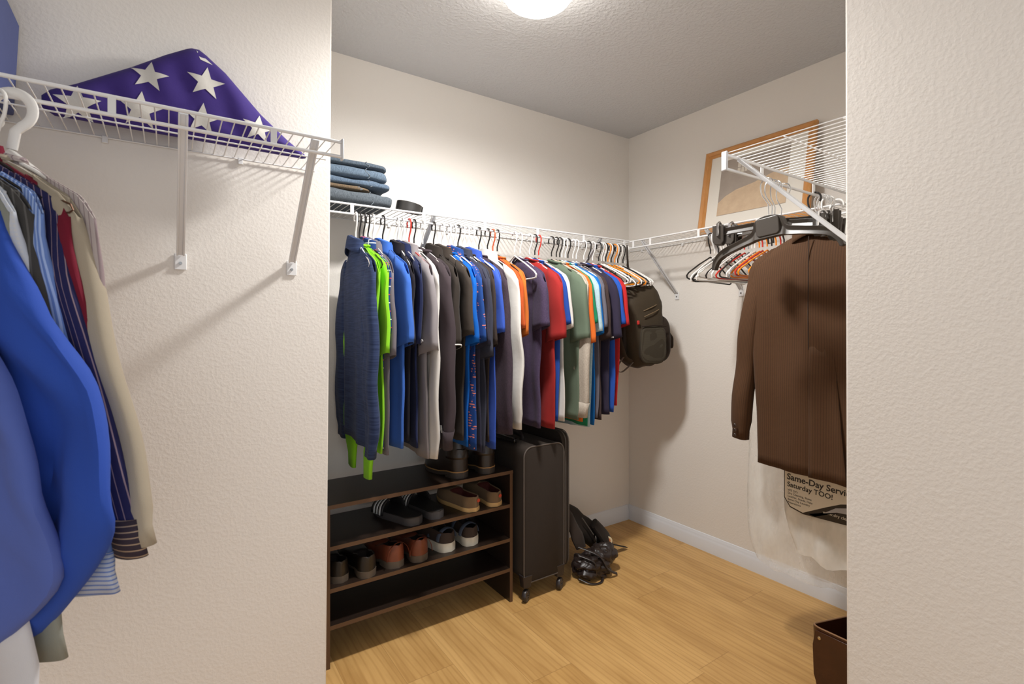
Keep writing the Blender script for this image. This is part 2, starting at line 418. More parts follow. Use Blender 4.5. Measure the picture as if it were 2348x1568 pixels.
# ------------------------------------------------------------------ garments
def fold(u, z, seed, amp, k=34):
    d = min(1, max(0, (-z-.12)/.45))
    return amp*(.25+.85*d)*(math.sin(k*u+seed*1.7+z*3)+.55*math.sin(k*2.1*u+seed*3.1-z*5)) + .006*noise.noise(Vector((u*9, z*7, seed)))
def garment(name, cat, label, x, y, yaw, mat, sleeve_z, hem_z, kind='tee', T=.011, w=.195, flare=0, seed=0, z=RODZ, group=None,
            trim=None, cuff=None, long=False, sw=None, lining=None, collar_mat=None, far=True, tail=0, drop=.10, sleeveless=False, ST=None, c1=None, bulge=0, wr=0):
    root = thing(name, label, cat, (x, y, z), yaw, group)
    rnd = random.Random(seed)
    hem = hem_z - z; sle = sleeve_z - z
    neck_w = .06
    def ztop(u):
        a = abs(u)
        return -.105 - drop*(a/.2)**1.15
    NR, NC = 22, 44
    wall_side_max = .30
    rings = []
    ph = rnd.random()*6
    for i in range(NR+1):
        s = i/NR; ring = []
        for j in range(NC):
            th = 2*PI*j/NC; cu, sn = math.cos(th), math.sin(th)
            hw = w*(1-.05*math.sin(min(1, s*1.6)*PI/2)) * (1-.03*s)
            u = hw*math.copysign(abs(cu)**.75, cu)
            zt = ztop(u)
            if abs(u) < neck_w:
                dip = (1-(u/neck_w)**2)
                zt -= (.035 if sn > 0 else .010)*dip
            fl = 0
            zz = zt*(1-s)+hem*s + (s*.006*math.sin(9*u+ph)) - (s*s*tail*max(0, 1-(u/w)**2))
            th_r = min(1, s/.12)
            TT = T*(.25+.75*th_r**.7)
            if abs(u) < neck_w*1.1 and s < .1: TT = max(TT, .017*(1-(u/(neck_w*1.1))**2))
            n = TT*math.copysign(abs(sn)**.6, sn)
            uu = u + .010*s*math.sin(5*s+ph)
            if u < 0: uu -= flare*.55*(s**1.3)*min(1, -u/w)
            n += fold(u, zz, seed+1, .0042)
            ring.append((n, uu, zz))
        rings.append(ring)
    mb = MB().loft(rings, cap=False)
    mats = [mat]
    body = mb.build('body', mat, root, solid=.0016)
    # sleeves
    if not sleeveless:
        for side in (-1, 1):
            L = -sle
            sw0 = .050; sw1 = sw if sw else (.040 if long else .062)
            c0, ce = .178, (c1 if c1 else (.205 if long else .190))
            SR = (34 if wr else 18) if long else 9
            st = ST if ST else T+.004
            rings = []
            uvs = []
            for i in range(SR+1):
                s = i/SR; ring = []
                for j in range(24):
                    th = 2*PI*j/24; cu, sn = math.cos(th), math.sin(th)
                    a = sw0+(sw1-sw0)*s**.7
                    c = c0+(ce-c0)*s
                    if long:
                        if s > .9: a *= .86
                        c += .014*math.sin(s*PI)
                    u = c + a*math.copysign(abs(cu)**.8, cu)
                    u = min(u, .30)
                    zt = ztop(min(u, .232)) - max(0, u-.2)*.9 + .002
                    slant = (u-c)*(.25 if not long else .05)
                    zz = zt*(1-s)+(sle+slant)*s
                    t_ = st*(.35+.65*min(1, s/.18))*(1+.0*s)
                    if long and s > .9: t_ *= .8
                    n = t_*math.copysign(abs(sn)**.7, sn)
                    if wr: n += wr*noise.noise(Vector((u*13+zz*8, zz*4-u*6, seed))); 
                    n += fold(u*side, zz, seed+1, .0042) + (.004*math.sin(zz*22+ph+side) if long else .0025*math.sin(zz*30+ph))
                    uu = u
                    uvs.append(((c0+(u-c)*sw0/a)*side, zz))
                    if side < 0: uu += flare*(s**1.25 if not bulge else (math.sin(min(1, s/bulge)*PI/2)**1.3 - (1.25*((s-bulge)/(1-bulge))**1.3 if s > bulge else 0)))
                    ring.append((n, uu*side, zz))
                rings.append(ring)
            m = MB().loft(rings, cap=False); m.uv = uvs
            so = m.build('sleeve', mat, root, solid=.0018)
            if cuff:
                k0 = SR-2 if long else SR-1
                m = MB()
                rr = []
                for q in (rings[k0+0], rings[k0+1], rings[SR]) if long else (rings[SR-1], rings[SR]):
                    cx = sum(p[0] for p in q)/24; cy = sum(p[1] for p in q)/24
                    e = 1.06 if long else 1.03
                    rr.append([(cx+(p[0]-cx)*1.2, cy+(p[1]-cy)*e, p[2]) for p in q])
                if not long:  # narrow band just at the hem
                    rr = [[tuple(Vector(b)*(.2)+Vector(a)*.8) for a, b in zip(rr[1], rr[0])], rr[1]]
                m.loft(rr, cap=False).build('cuff', cuff, so, solid=.001)
    # neck
    cm = collar_mat or mat
    if kind in ('tee', 'sweat'):
        pts = []
        for j in range(28):
            th = 2*PI*j/28; u = .062*math.cos(th); n = .019*math.sin(th)
            dip = (1-(u/.062)**2)
            pts.append((n, u, ztop(u)-(.033 if math.sin(th) > 0 else .008)*dip+.003))
        MB().tube(pts, .0055 if kind == 'tee' else .008, 6, closed=True).build('neckband', cm, root)
    elif kind in ('polo', 'shirt'):
        h = .028
        rings = []
        for q, (dz, dn) in enumerate(((-.004, .0), (h, -.002), (h*.92, .010), (-.012, .016), (-.024, .018))):
            ring = []
            for j in range(30):
                th = 2*PI*j/29*.985+PI/2+.03; u = .063*math.cos(th)*(1+dn*8); sn = math.sin(th); n = (.020+dn)*sn
                dip = (1-min(1, (u/.066)**2))
                zz = ztop(u)-(.028 if sn > 0 else .004)*dip + dz*(1 if sn < .4 else .75)
                if q >= 3 and sn > .55: zz -= .018
                ring.append((n, u, zz))
            rings.append(ring)
        m = MB(); m.loft(rings, cap=False, wrap=False); m.build('collar', cm, root, solid=.0014)
        m = MB(); m.cbox((T+.004, 0, -.21), (.003, .028, .13)); 
        m.v = [(p[0]+fold(p[1], p[2], seed+1, .0042), p[1], p[2]) for p in m.v]; m.build('placket', mat, root, bevel=.001)
    root['_'] = 0; del root['_']
    return root

ROD_Y = YA-.304
C = {}
def F(name, *a, **k): C[name] = fab(name, *a, **k); return C[name]
F('navy melange knit', (38, 50, 82), 'melange', (62, 76, 112)); F('lime jersey', (142, 214, 42)); F('blue tartan', (34, 62, 118), 'plaid', (225, 228, 232), (180, 70, 80), freq=17, duty=.06)
F('stone grey knit', (118, 112, 118)); F('cornflower pique', (62, 108, 196)); F('black cotton', (34, 31, 38)); F('navy cotton', (34, 42, 78))
F('silver jersey', (146, 140, 142)); F('white cotton', (226, 222, 216)); F('charcoal fleece', (68, 58, 62)); F('black pique', (52, 45, 40)); F('umber cotton', (62, 54, 48))
F('bright blue jersey', (12, 96, 190)); F('blue print cotton', (34, 72, 140), 'patch', (224, 130, 110)); F('slate navy cotton', (50, 50, 68)); F('slate charcoal', (58, 60, 74))
F('dark brown knit', (58, 48, 44)); F('periwinkle pique', (58, 90, 186)); F('plum black knit', (58, 48, 58), 'heather', (74, 60, 70)); F('rust orange cotton', (200, 108, 42)); F('burnt orange cotton', (190, 84, 38))
F('plum cotton', (66, 54, 78), 'heather', (84, 70, 96)); F('brick red cotton', (160, 42, 40)); F('royal cotton', (38, 76, 160)); F('sage cotton', (104, 118, 100)); F('oatmeal fleece', (176, 164, 150), 'heather', (200, 190, 176))
F('vivid orange cotton', (226, 112, 44)); F('ice blue cotton', (166, 194, 204), 'heather', (190, 212, 218)); F('emerald cotton', (34, 136, 96)); F('azure cotton', (20, 110, 190)); F('mid grey cotton', (112, 108, 118))
F('cocoa cotton', (70, 56, 54)); F('ink cotton', (54, 48, 68)); F('cobalt cotton', (44, 90, 184)); F('scarlet cotton', (196, 44, 46)); F('aqua jersey', (130, 190, 206))

G = 'shirts hanging from the back wall shelf'
T_ = [
 # label, colour, x, yaw, sleeve_z, hem_z, kind, long, hanger colour, hook px-x, extra
 ('navy melange long-sleeved polo with open collar, leftmost on the back rail', 'navy melange knit', .604, -2, .775, .80, 'polo', True, 'white', dict(sw=.062, ST=.02, T=.012)),
 ('lime green short-sleeved shirt hanging against the navy melange polo', 'lime jersey', .634, 3, 1.13, .775, 'tee', False, 'black', dict(T=.009)),
 ('lime green long-sleeved shirt whose sleeve end hangs lowest of all', 'lime jersey', .618, 0, .672, .79, 'tee', True, 'black', dict(T=.006, c1=.10, sw=.042, ST=.012)),
 ('blue tartan short-sleeved shirt between lime green and grey shirts', 'blue tartan', .652, 1, 1.20, .78, 'shirt', False, 'black', dict(T=.006, sw=.05)),
 ('stone grey short-sleeved polo beside the blue tartan shirt', 'stone grey knit', .672, -2, 1.12, .765, 'polo', False, 'white', dict(T=.010)),
 ('cornflower blue polo at the right end of the first group', 'cornflower pique', .712, 3, 1.165, .777, 'polo', False, 'black', dict(T=.013, ST=.02)),
 ('black tee at the left of the second group, after the gap', 'black cotton', .775, -8, 1.16, .80, 'polo', False, 'white', dict(T=.010, c1=.160, w=.18)),
 ('navy shirt with a small purple emblem under the grey jersey', 'navy cotton', .796, -4, 1.16, .78, 'polo', False, 'white', dict(T=.009, c1=.155, w=.18, sw=.05)),
 ('long white shirt hanging lowest behind the grey jersey sleeve', 'white cotton', .846, 0, .73, .80, 'tee', True, 'black', dict(T=.006, sw=.032, c1=.185)),
 ('silver grey short-sleeved jersey with a white curved tick on the sleeve', 'silver jersey', .824, 0, 1.135, .735, 'polo', False, 'red', dict(T=.011, ST=.02)),
 ('charcoal fleece sweatshirt with a white letter mark near the cuff', 'charcoal fleece', .885, 2, .765, .80, 'sweat', True, 'white', dict(T=.013, sw=.05, ST=.022, cuff='charcoal fleece')),
 ('black polo with cream striped sleeve hem', 'black pique', .935, -3, 1.15, .80, 'polo', False, 'black', dict(T=.013, ST=.02, cuff='white cotton')),
 ('umber brown tee right of the black polo', 'umber cotton', .975, 2, 1.19, .775, 'polo', False, 'white', dict(T=.012, ST=.018)),
 ('bright blue jersey glowing among dark shirts', 'bright blue jersey', 1.008, 0, 1.16, .744, 'tee', False, 'white', dict(T=.010, ST=.016)),
 ('blue shirt with an orange and white print', 'blue print cotton', 1.032, 1, 1.165, .74, 'shirt', False, 'white', dict(T=.007)),
 ('slate navy tee right of the printed blue shirt', 'slate navy cotton', 1.052, 2, 1.15, .726, 'tee', False, 'black', dict(T=.008)),
 ('slate charcoal polo with long drooping sleeve', 'slate charcoal', 1.076, -1, 1.105, .723, 'polo', False, 'white', dict(T=.010)),
 ('dark brown knit shirt between charcoal polo and periwinkle polo', 'dark brown knit', 1.098, 0, 1.15, .765, 'tee', False, 'white', dict(T=.008)),
 ('periwinkle blue polo with its tail hanging below the dark shirts', 'periwinkle pique', 1.122, 2, 1.20, .731, 'polo', False, 'white', dict(T=.008)),
 ('plum black long-sleeved shirt left of the white long shirt', 'plum black knit', 1.158, 0, .79, .80, 'tee', True, 'black', dict(T=.010, sw=.05, ST=.018)),
 ('white long-sleeved shirt left of the rust orange tees', 'white cotton', 1.203, 2, .805, .83, 'shirt', True, 'black', dict(T=.008, sw=.05)),
 ('burnt orange tee directly behind the white long shirt', 'burnt orange cotton', 1.232, 0, 1.215, .84, 'tee', False, 'rust', dict(T=.007)),
 ('rust orange tee left of the wide plum tee', 'rust orange cotton', 1.256, -1, 1.19, .83, 'tee', False, 'black', dict(T=.009)),
 ('wide plum tee with a white hanger across its front', 'plum cotton', 1.385, -5, 1.225, .79, 'tee', False, 'white', dict(T=.013, ST=.02)),
 ('brick red tee right of the plum tee', 'brick red cotton', 1.440, 3, 1.175, .77, 'tee', False, 'white', dict(T=.012, ST=.02)),
 ('royal blue tee right of the brick red tee', 'royal cotton', 1.472, 1, 1.235, .80, 'tee', False, 'black', dict(T=.008)),
 ('white tee left of the sage tee', 'white cotton', 1.495, 0, 1.22, .805, 'tee', False, 'red', dict(T=.008)),
 ('oatmeal fleece with a ribbed cuff hanging below the sage tee', 'oatmeal fleece', 1.606, 0, .81, .825, 'sweat', True, 'black', dict(T=.007, sw=.052, ST=.018, c1=.175, cuff='oatmeal fleece')),
 ('sage green tee in the middle of the right-hand shirts', 'sage cotton', 1.575, 6, 1.17, .80, 'tee', False, 'black', dict(T=.012, ST=.02)),
 ('vivid orange tee right of the sage tee', 'vivid orange cotton', 1.628, 1, 1.15, .78, 'tee', False, 'black', dict(T=.008)),
 ('emerald green shirt seen as a strip below the ice blue tee', 'emerald cotton', 1.642, 0, 1.24, .77, 'tee', False, 'white', dict(T=.006)),
 ('ice blue tee with a heathered long body', 'ice blue cotton', 1.664, 2, 1.2, .748, 'tee', False, 'white', dict(T=.010)),
 ('azure blue tee between ice blue and cocoa tees', 'azure cotton', 1.682, 1, 1.19, .765, 'tee', False, 'black', dict(T=.009)),
 ('mid grey tee between azure and cocoa tees', 'mid grey cotton', 1.715, -1, 1.22, .80, 'tee', False, 'white', dict(T=.010)),
 ('cocoa brown tee left of the ink blue tee', 'cocoa cotton', 1.738, 0, 1.17, .79, 'tee', False, 'white', dict(T=.010)),
 ('ink blue tee with a small white hem tag', 'ink cotton', 1.790, 2, 1.17, .80, 'tee', False, 'white', dict(T=.013, ST=.018)),
 ('cobalt blue tee between the ink blue and scarlet tees', 'cobalt cotton', 1.822, 1, 1.235, .81, 'tee', False, 'black', dict(T=.009)),
 ('scarlet tee at the right end of the shirts', 'scarlet cotton', 1.852, 0, 1.23, .835, 'tee', False, 'white', dict(T=.010)),
]
roots = {}
for i, (lab, col, x, yaw, slz, hz, kind, lg, hc, ex) in enumerate(T_):
    ex = dict(ex)
    if 'cuff' in ex: ex['cuff'] = C[ex['cuff']]
    nm = {'tee': 't_shirt', 'polo': 'polo_shirt', 'shirt': 'shirt', 'sweat': 'sweatshirt'}[kind]
    if kind == 'tee' and lg: nm = 'long_sleeved_shirt'
    roots[lab] = garment(nm, 'shirt', lab, x, ROD_Y, math.radians(yaw), C[col], slz, hz, kind, long=lg, seed=i*3+1, group=G, **ex)
    short = lab.split(',')[0].split(' with ')[0]
    hanger(x, ROD_Y, math.radians(yaw), hc, ' '.join(f'{hc} plastic hanger holding the {short}'.split()[:16]), 'hangers holding the shirts on the back rail')

# small marks on the back-rail shirts
M_white_print = plain('white_print', srgb(228, 226, 222), .6)
M_purple = plain('purple_thread', srgb(130, 40, 150), .6)
def decal(root, poly_uz, n_off, mat, name, label=None):
    """thin printed or sewn shape on the near edge face: poly in (u,z) at thickness n_off"""
    m = MB(); m.loft([[(n_off, u, z) for u, z in poly_uz], [(n_off-.0012, u, z) for u, z in poly_uz]])
    o = m.build(name, mat, root)
    if label: o['label'] = label
    return o
def sleeve_n(root_seed, u, z, st): return -st*1.02 + fold(u, z, root_seed+1, .0042)
idx = {lab: i for i, (lab, *_r) in enumerate(T_)}
def mark(key, poly, st, mat, name, label=None, extra=.0075):
    lab = [l for l in idx if key in l][0]; sd = idx[lab]*3+1
    uc = sum(p[0] for p in poly)/len(poly); zc = sum(p[1] for p in poly)/len(poly)
    decal(roots[lab], poly, sleeve_n(sd, uc, zc, st)-extra, mat, name, label)
mark('silver grey', [(-.225, -.49), (-.20, -.50), (-.17, -.492), (-.135, -.478), (-.165, -.486), (-.195, -.489), (-.213, -.483)], .02, M_white_print, 'curved_tick', 'white curved tick', .013)
mark('white letter mark', [(-.215, -.845), (-.203, -.845), (-.198, -.832), (-.19, -.845), (-.178, -.845), (-.186, -.828), (-.18, -.818), (-.205, -.816)], .022, M_white_print, 'letter_mark', 'white letter mark')
mark('purple emblem', [(-.125, -.30), (-.115, -.33), (-.10, -.335), (-.092, -.315), (-.10, -.295), (-.112, -.288)], .010, M_purple, 'emblem', 'purple embroidered emblem')
mark('white hem tag', [(-.235, -.485), (-.195, -.487), (-.195, -.493), (-.235, -.491)], .018, M_white_print, 'hem_tag', 'small white tag')

hanger(1.345, ROD_Y-.012, math.radians(-4), 'white', 'empty white plastic hanger in front of the wide plum tee')

# empty hangers bunched in the corner end of the back rail
cntA = {}; ORD9 = ['first', 'second', 'third', 'fourth', 'fifth', 'sixth', 'seventh', 'eighth', 'ninth']
gA = 'empty hangers at the corner end of the back shelf'
for i, c in enumerate(['black', 'white', 'white', 'black', 'orange', 'white', 'black', 'orange', 'white', 'black', 'white', 'black', 'white', 'white']):
    cntA[c] = cntA.get(c, 0)+1; lab = f'{ORD9[cntA[c]-1]} {c} plastic hanger from the left in the empty bunch ending the back rail'
    hanger(1.895+i*.0162, ROD_Y+random.uniform(-.004, .004), math.radians(random.uniform(-5, 5)+ (8 if c == 'orange' else 0)), c, lab, gA, tilt=math.radians(random.uniform(-2.5, 2.5)))
ORD = ['first', 'second', 'third', 'fourth', 'fifth', 'sixth', 'seventh', 'eighth', 'ninth']
gB = 'empty hangers bunched on the right wall shelf'
y = 1.492; cntB = {}
for i, c in enumerate(['black', 'white', 'black', 'white', 'white', 'black', 'white', 'white', 'black', 'red', 'grey', 'white', 'white', 'orange', 'red', 'orange', 'black', 'orange', 'red', 'black']):
    y -= random.uniform(.016, .021)
    cntB[c] = cntB.get(c, 0)+1; lab = f'{ORD[cntB[c]-1]} {c} plastic hanger from the corner in the bunch on the right wall shelf'
    hanger(XB-.304, y, -PI/2+math.radians(random.uniform(-7, 7)), c, lab, gB, tilt=math.radians(random.uniform(-3, 3)))

# ------------------------------------------------------------------ clothes on the left wall shelf
F('periwinkle shirting', (92, 112, 190), rough=.8); F('royal blue shirting', (48, 84, 182), rough=.8); F('white waffle shirting', (214, 216, 220), 'plaid', (190, 196, 208), freq=140, duty=.3)
F('charcoal suiting', (72, 70, 68), 'pin', (92, 90, 88), freq=55, duty=.2); F('pale blue striped shirting', (112, 142, 208), 'pin', (160, 182, 226), freq=120, duty=.45)
F('navy pinstripe', (40, 40, 84), 'pin', (140, 120, 130), freq=75, duty=.13); F('maroon cotton', (120, 28, 48)); F('cream suede', (176, 164, 144)); F('pink grey stripe', (190, 178, 174), 'pin', (140, 124, 126), freq=105, duty=.22)
F('grey green twill', (150, 152, 142)); F('crisp white shirting', (222, 222, 226)); F('blue white hairline', (196, 206, 226), 'hor', (110, 132, 190), freq=140, duty=.35)
F('tan hairline', (62, 52, 62), 'hor', (160, 138, 116), freq=100, duty=.2)
LY = YC-.304; G2 = 'clothes hanging from the left wall shelf'
L_ = [
 # label, name, cat, material, hook x, yaw, sleeve z, hem z, kind, flare, extras, hanger
 ('pinkish grey striped shirt furthest along the left wall rail', 'dress_shirt', 'pink grey stripe', -.262, 43, .93, .95, 'tee', .03, dict(T=.006, sw=.035), 'white'),
 ('cream suede jacket whose taupe sleeve hangs in front of the striped pink shirt', 'jacket', 'cream suede', -.283, 44, .875, .93, 'tee', .145, dict(T=.012, sw=.042, ST=.02), 'white'),
 ('maroon shirt peeking out between the cream jacket and navy pinstripe shirt', 'dress_shirt', 'maroon cotton', -.298, 44, .975, .98, 'shirt', .10, dict(T=.006, sw=.034), 'black'),
 ('navy pinstripe shirt with striped cuff, left of the maroon shirt', 'dress_shirt', 'navy pinstripe', -.312, 45, .86, .95, 'shirt', .165, dict(T=.008, sw=.036, cuff='tan hairline'), 'black'),
 ('pale blue striped shirt with blue and white cuff', 'dress_shirt', 'pale blue striped shirting', -.332, 45, .80, .95, 'shirt', .128, dict(T=.007, sw=.042, cuff='blue white hairline'), 'black'),
 ('charcoal suit jacket behind the white textured shirt', 'suit_jacket', 'charcoal suiting', -.350, 45, 1.02, 1.0, 'shirt', .06, dict(T=.010, sw=.04), 'white'),
 ('white textured shirt hanging between charcoal jacket and royal blue shirt', 'dress_shirt', 'white waffle shirting', -.367, 45, 1.14, 1.1, 'shirt', .04, dict(T=.006, sw=.034), 'white'),
 ('royal blue shirt, largest garment at the left edge', 'dress_shirt', 'royal blue shirting', -.392, 46, .66, .80, 'shirt', .185, dict(T=.012, sw=.105, c1=.165, ST=.020, bulge=.62, wr=.028), 'white'),
 ('grey green coat whose sleeve end hangs lowest behind the royal blue shirt', 'coat', 'grey green twill', -.376, 46, .70, .80, 'shirt', .10, dict(T=.006, sw=.03), 'black'),
 ('crisp white shirt between the royal blue and periwinkle shirts', 'dress_shirt', 'crisp white shirting', -.445, 47, .62, .80, 'shirt', .14, dict(T=.006, sw=.04), 'white'),
 ('periwinkle shirt nearest the lens at the lower left corner', 'dress_shirt', 'periwinkle shirting', -.475, 48, .66, .80, 'shirt', .18, dict(T=.012, sw=.100, c1=.165, ST=.020, bulge=.74, wr=.028), 'white'),
]
for i, (lab, nm, mt, hx, yaw, slz, hz, kind, fl, ex, hc) in enumerate(L_):
    ex = dict(ex)
    if 'cuff' in ex: ex['cuff'] = C[ex['cuff']]
    garment(nm, 'shirt' if 'shirt' in nm else 'jacket', lab, hx, LY-.002, math.radians(yaw), C[mt], slz, hz, kind, long=True, seed=50+i*3, flare=fl, w=.205, group=G2, **ex)
    hanger(hx, LY-.002, math.radians(yaw), hc, ' '.join(('hanger holding the '+lab.split(',')[0]).split()[:14]), 'hangers on the left wall rail')
# chunky white hanger hook over the lower rail
t = thing('suit_hanger', 'chunky white plastic hanger hooked over the left wall rail near the blue box', 'hanger', (-.243, LY-.002, RODZ), math.radians(68))
m = MB(); m.tube([(0, .034*math.cos(math.radians(a)), -.026+.034*math.sin(math.radians(a))) for a in range(-60, 241, 12)] + [(0, -.006, -.066), (0, 0, -.10)], .0085, 10, flat=(.7, 1.1)); m.build('hook', PL['white'], t)
m = MB(); m.tube([(0, -.10, -.235), (0, -.06, -.16), (0, 0, -.108), (0, .06, -.16), (0, .10, -.235)], [.006, .009, .010, .009, .006], 10); m.build('shoulder_bar', PL['white'], t)
# wire hanger with a bent end showing beside the navy pinstripe shirt
m = MB(); m.tube([(0, -.235, -.222), (0, -.24, -.232), (0, -.232, -.236), (0, .19, -.22), (0, .2, -.21), (0, .1, -.16), (0, 0, -.12), (0, -.1, -.165)], .0018, 6, closed=True); m.tube(hook_pts(drop=.12), .0018, 6)
o = m.build('wire_hanger', plain('bronze_wire', srgb(96, 66, 48), .35, .6)); o.location = (-.305, LY-.002, RODZ); o.rotation_euler = (0, 0, math.radians(45))
tag(o, 'thin bronze wire hanger poking out at the navy pinstripe shoulder', 'hanger')

# blue fabric box
t = thing('storage_box', 'blue fabric storage box at the left end of the left wall shelf', 'box', (-.44, 1.52, ZS))
bx = [(-.62, 1.7222), (-.292, 1.7222), (-.283, 1.93), (-.300, 1.975), (-.335, 2.03), (-.62, 2.03)]
M_bluebox = fab('slate blue canvas', (86, 96, 146), rough=.8)
MB().prism([(x+.44, z-ZS) for x, z in bx], -.10, .085).build('body', M_bluebox, t, bevel=.004)
MB().tube([(x+.44-.003, -.101, z-ZS) for x, z in bx[1:5]], .0025, 6).build('piping', plain('pale_blue_piping', srgb(140, 148, 190), .6), t)

# ------------------------------------------------------------------ folded flag
t = thing('folded_flag', 'triangular folded indigo flag with white stars on the left wall shelf', 'flag', (.04, 1.55, ZS))
FA, FB, FT = Vector((-.238, 1.7235)), Vector((.330, 1.7235)), Vector((.055, 1.972))
def seg_d(p, a, b):
    ab = b-a; h = max(0, min(1, (p-a).dot(ab)/ab.dot(ab))); return (p-a-ab*h).length
def flag_y(p, side):
    d = min(seg_d(p, FA, FB), seg_d(p, FB, FT), seg_d(p, FT, FA))
    th = .009+.022*(1-math.exp(-d/.018)) + .004*noise.noise(Vector((p.x*16, p.y*16, 2)))*min(1, d/.03) + .0022*math.sin(p.x*75+p.y*25)*min(1, d/.04)
    return 1.548 + (p.y-1.722)*.13 + side*th
OUT = [(-.236, 1.737), (-.237, 1.761), (-.222, 1.778), (-.179, 1.802), (-.074, 1.872), (-.005, 1.923), (.041, 1.953), (.052, 1.958), (.068, 1.959), (.084, 1.949), (.129, 1.913), (.213, 1.822), (.279, 1.766), (.326, 1.733), (.330, 1.726), (.320, 1.7235), (.05, 1.7232), (-.215, 1.7235)]
oc = [Vector((p[0], p[1]+.012*max(0, p[1]-1.7235)/.235)) for p in OUT]
def flag_y(p, side):
    d = min(seg_d(p, oc[i], oc[(i+1) % len(oc)]) for i in range(len(oc)))
    th = .006+.024*(1-math.exp(-d/.016)) + .004*noise.noise(Vector((p.x*16, p.y*16, 2)))*min(1, d/.03) + .0022*math.sin(p.x*75+p.y*25)*min(1, d/.04)
    return 1.548 + (p.y-1.722)*.13 + side*th
per = []
for i in range(len(oc)):
    a, b = oc[i], oc[(i+1) % len(oc)]; n_ = max(1, int((b-a).length/.012))
    per += [a+(b-a)*(q/n_) for q in range(n_)]
ctr = Vector((.05, 1.80)); NRg = 24; m = MB(); rr = []
for side in (-1, 1):
    for i in (range(1, NRg+1) if side == -1 else range(NRg, 0, -1)):
        k_ = (i/NRg)**.8; rr.append([(lambda p: (p.x-.04, flag_y(p, side)-1.55, p.y-ZS))(ctr+(q-ctr)*k_) for q in per])
m.loft(rr)
M_flag = fab('indigo flag cotton', (66, 48, 126), rough=.8, weave=1200)
m.build('folded_cloth', M_flag, t, sharp=60)
for (cx, cz, r, rot) in ((-.038, 1.858, .042, -6), (.082, 1.873, .045, -5), (-.172, 1.752, .046, 2), (-.055, 1.766, .047, -3), (.073, 1.773, .043, -4), (.204, 1.777, .042, -6)):
    vs = []; 
    for i in range(10):
        a = math.radians(90+rot+36*i); rr = r if i % 2 == 0 else r*.40
        vs.append(Vector((cx+rr*math.cos(a), cz+rr*math.sin(a))))
    c0 = Vector((cx, cz)); N = 5; m = MB()
    for i in range(10):
        a, b = vs[i], vs[(i+1) % 10]
        g = {}
        for u in range(N+1):
            for v in range(N+1-u):
                p = c0 + (a-c0)*(u/N) + (b-c0)*(v/N)
                g[(u, v)] = len(m.v); m.v.append((p.x-.04, flag_y(p, -1)-1.55-.0016, p.y-ZS))
        for u in range(N):
            for v in range(N-u):
                m.f.append((g[(u, v)], g[(u+1, v)], g[(u, v+1)])); m.mi.append(0)
                if u+v < N-1: m.f.append((g[(u+1, v)], g[(u+1, v+1)], g[(u, v+1)])); m.mi.append(0)
    m.build('white_star', fab('star cotton', (226, 222, 214), rough=.8), t)
m = MB(); e0_, e1_ = Vector((.0665, 1.958)), Vector((.092, 1.935)); 
m.loft([[(x-.04, flag_y(Vector((x, z)), s_)-1.55+s_*.0012, z-ZS) for x, z in ((.062, 1.962), (.070, 1.935), (.098, 1.931))] for s_ in (-1, 1)]); m.build('star_tip', _fab['star cotton'], t)

# ------------------------------------------------------------------ soft shapes
def sp(v, e): return math.copysign(abs(v)**e, v)
def soft(m, c, d, e1=.35, e2=.35, amp=.004, fr=14, seed=0, nu=28, nv=20, M=None, fn=None):
    rings = []
    for i in range(nv+1):
        ph = -PI/2+PI*i/nv
        ring = []
        for j in range(nu):
            th = 2*PI*j/nu
            p = Vector((sp(math.cos(ph), e1)*sp(math.cos(th), e2), sp(math.cos(ph), e1)*sp(math.sin(th), e2), sp(math.sin(ph), e1)))
            q = Vector((p.x*d[0], p.y*d[1], p.z*d[2]))
            nn = noise.noise(Vector((q.x*fr+seed, q.y*fr, q.z*fr)))*amp + noise.noise(Vector((q.x*fr*2.5, q.y*fr*2.5+seed, q.z*fr*2.5)))*amp*.5
            q += Vector((p.x, p.y, p.z)).normalized()*nn
            if fn: q = fn(q)
            ring.append(q+Vector(c))
        rings.append(ring)
    return m.loft(rings, M=M)

# ------------------------------------------------------------------ folded jeans on the back shelf
dn = [('dark grey denim', (74, 80, 86)), ('tan canvas', (92, 78, 62)), ('faded blue denim', (76, 90, 106)), ('washed blue denim', (80, 94, 108)), ('slate denim', (70, 80, 90))]
for n_, c_ in dn: F(n_, c_, 'heather', tuple(min(255, int(v*1.35+8)) for v in c_), rough=.95)
J = [('folded dark grey jeans at the bottom of the pile on the back shelf', 'dark grey denim', .600, 2.095, .170, .112, .056, .0),
     ('folded tan canvas trousers second from the bottom of the jeans pile', 'tan canvas', .560, 2.10, .120, .105, .018, .0),
     ('folded faded blue jeans in the middle of the pile', 'faded blue denim', .600, 2.10, .160, .108, .030, .0),
     ('folded washed blue jeans, thick pair second from the top of the pile', 'washed blue denim', .588, 2.10, .158, .110, .046, .0),
     ('folded slate jeans on top of the pile', 'slate denim', .588, 2.10, .156, .108, .026, .0)]
zz = ZS+.0005
for i, (lab, mt, cx, cy, dx, dy, h, _) in enumerate(J):
    t = thing('folded_jeans' if 'jeans' in lab.split('pile')[0] else 'folded_trousers', lab, 'trousers', (cx, cy, zz), 0, 'folded jeans on the back shelf')
    m = MB(); n_l = 1
    for q in range(n_l):
        soft(m, (0, 0, h*(q+.5)/n_l), (dx-.004*q, dy-.003*q, h/n_l*.5+.0015), .55, .28, .007, 16, i*5+q, 48, 20)
    m.build('folded_denim', C[mt], t)
    m = MB(); m.tube([(.07+.01*math.sin(a*6), -dy*.97-.0015, .003+(h-.006)*a) for a in [v/6 for v in range(7)]], .0016, 6); m.build('seam', plain('seam_thread_%d' % i, srgb(96, 104, 112), .8), t)
    zz += h
t = thing('rolled_belt', 'black rolled belt lying right of the jeans on the back shelf', 'belt', (.846, 2.03, ZS))
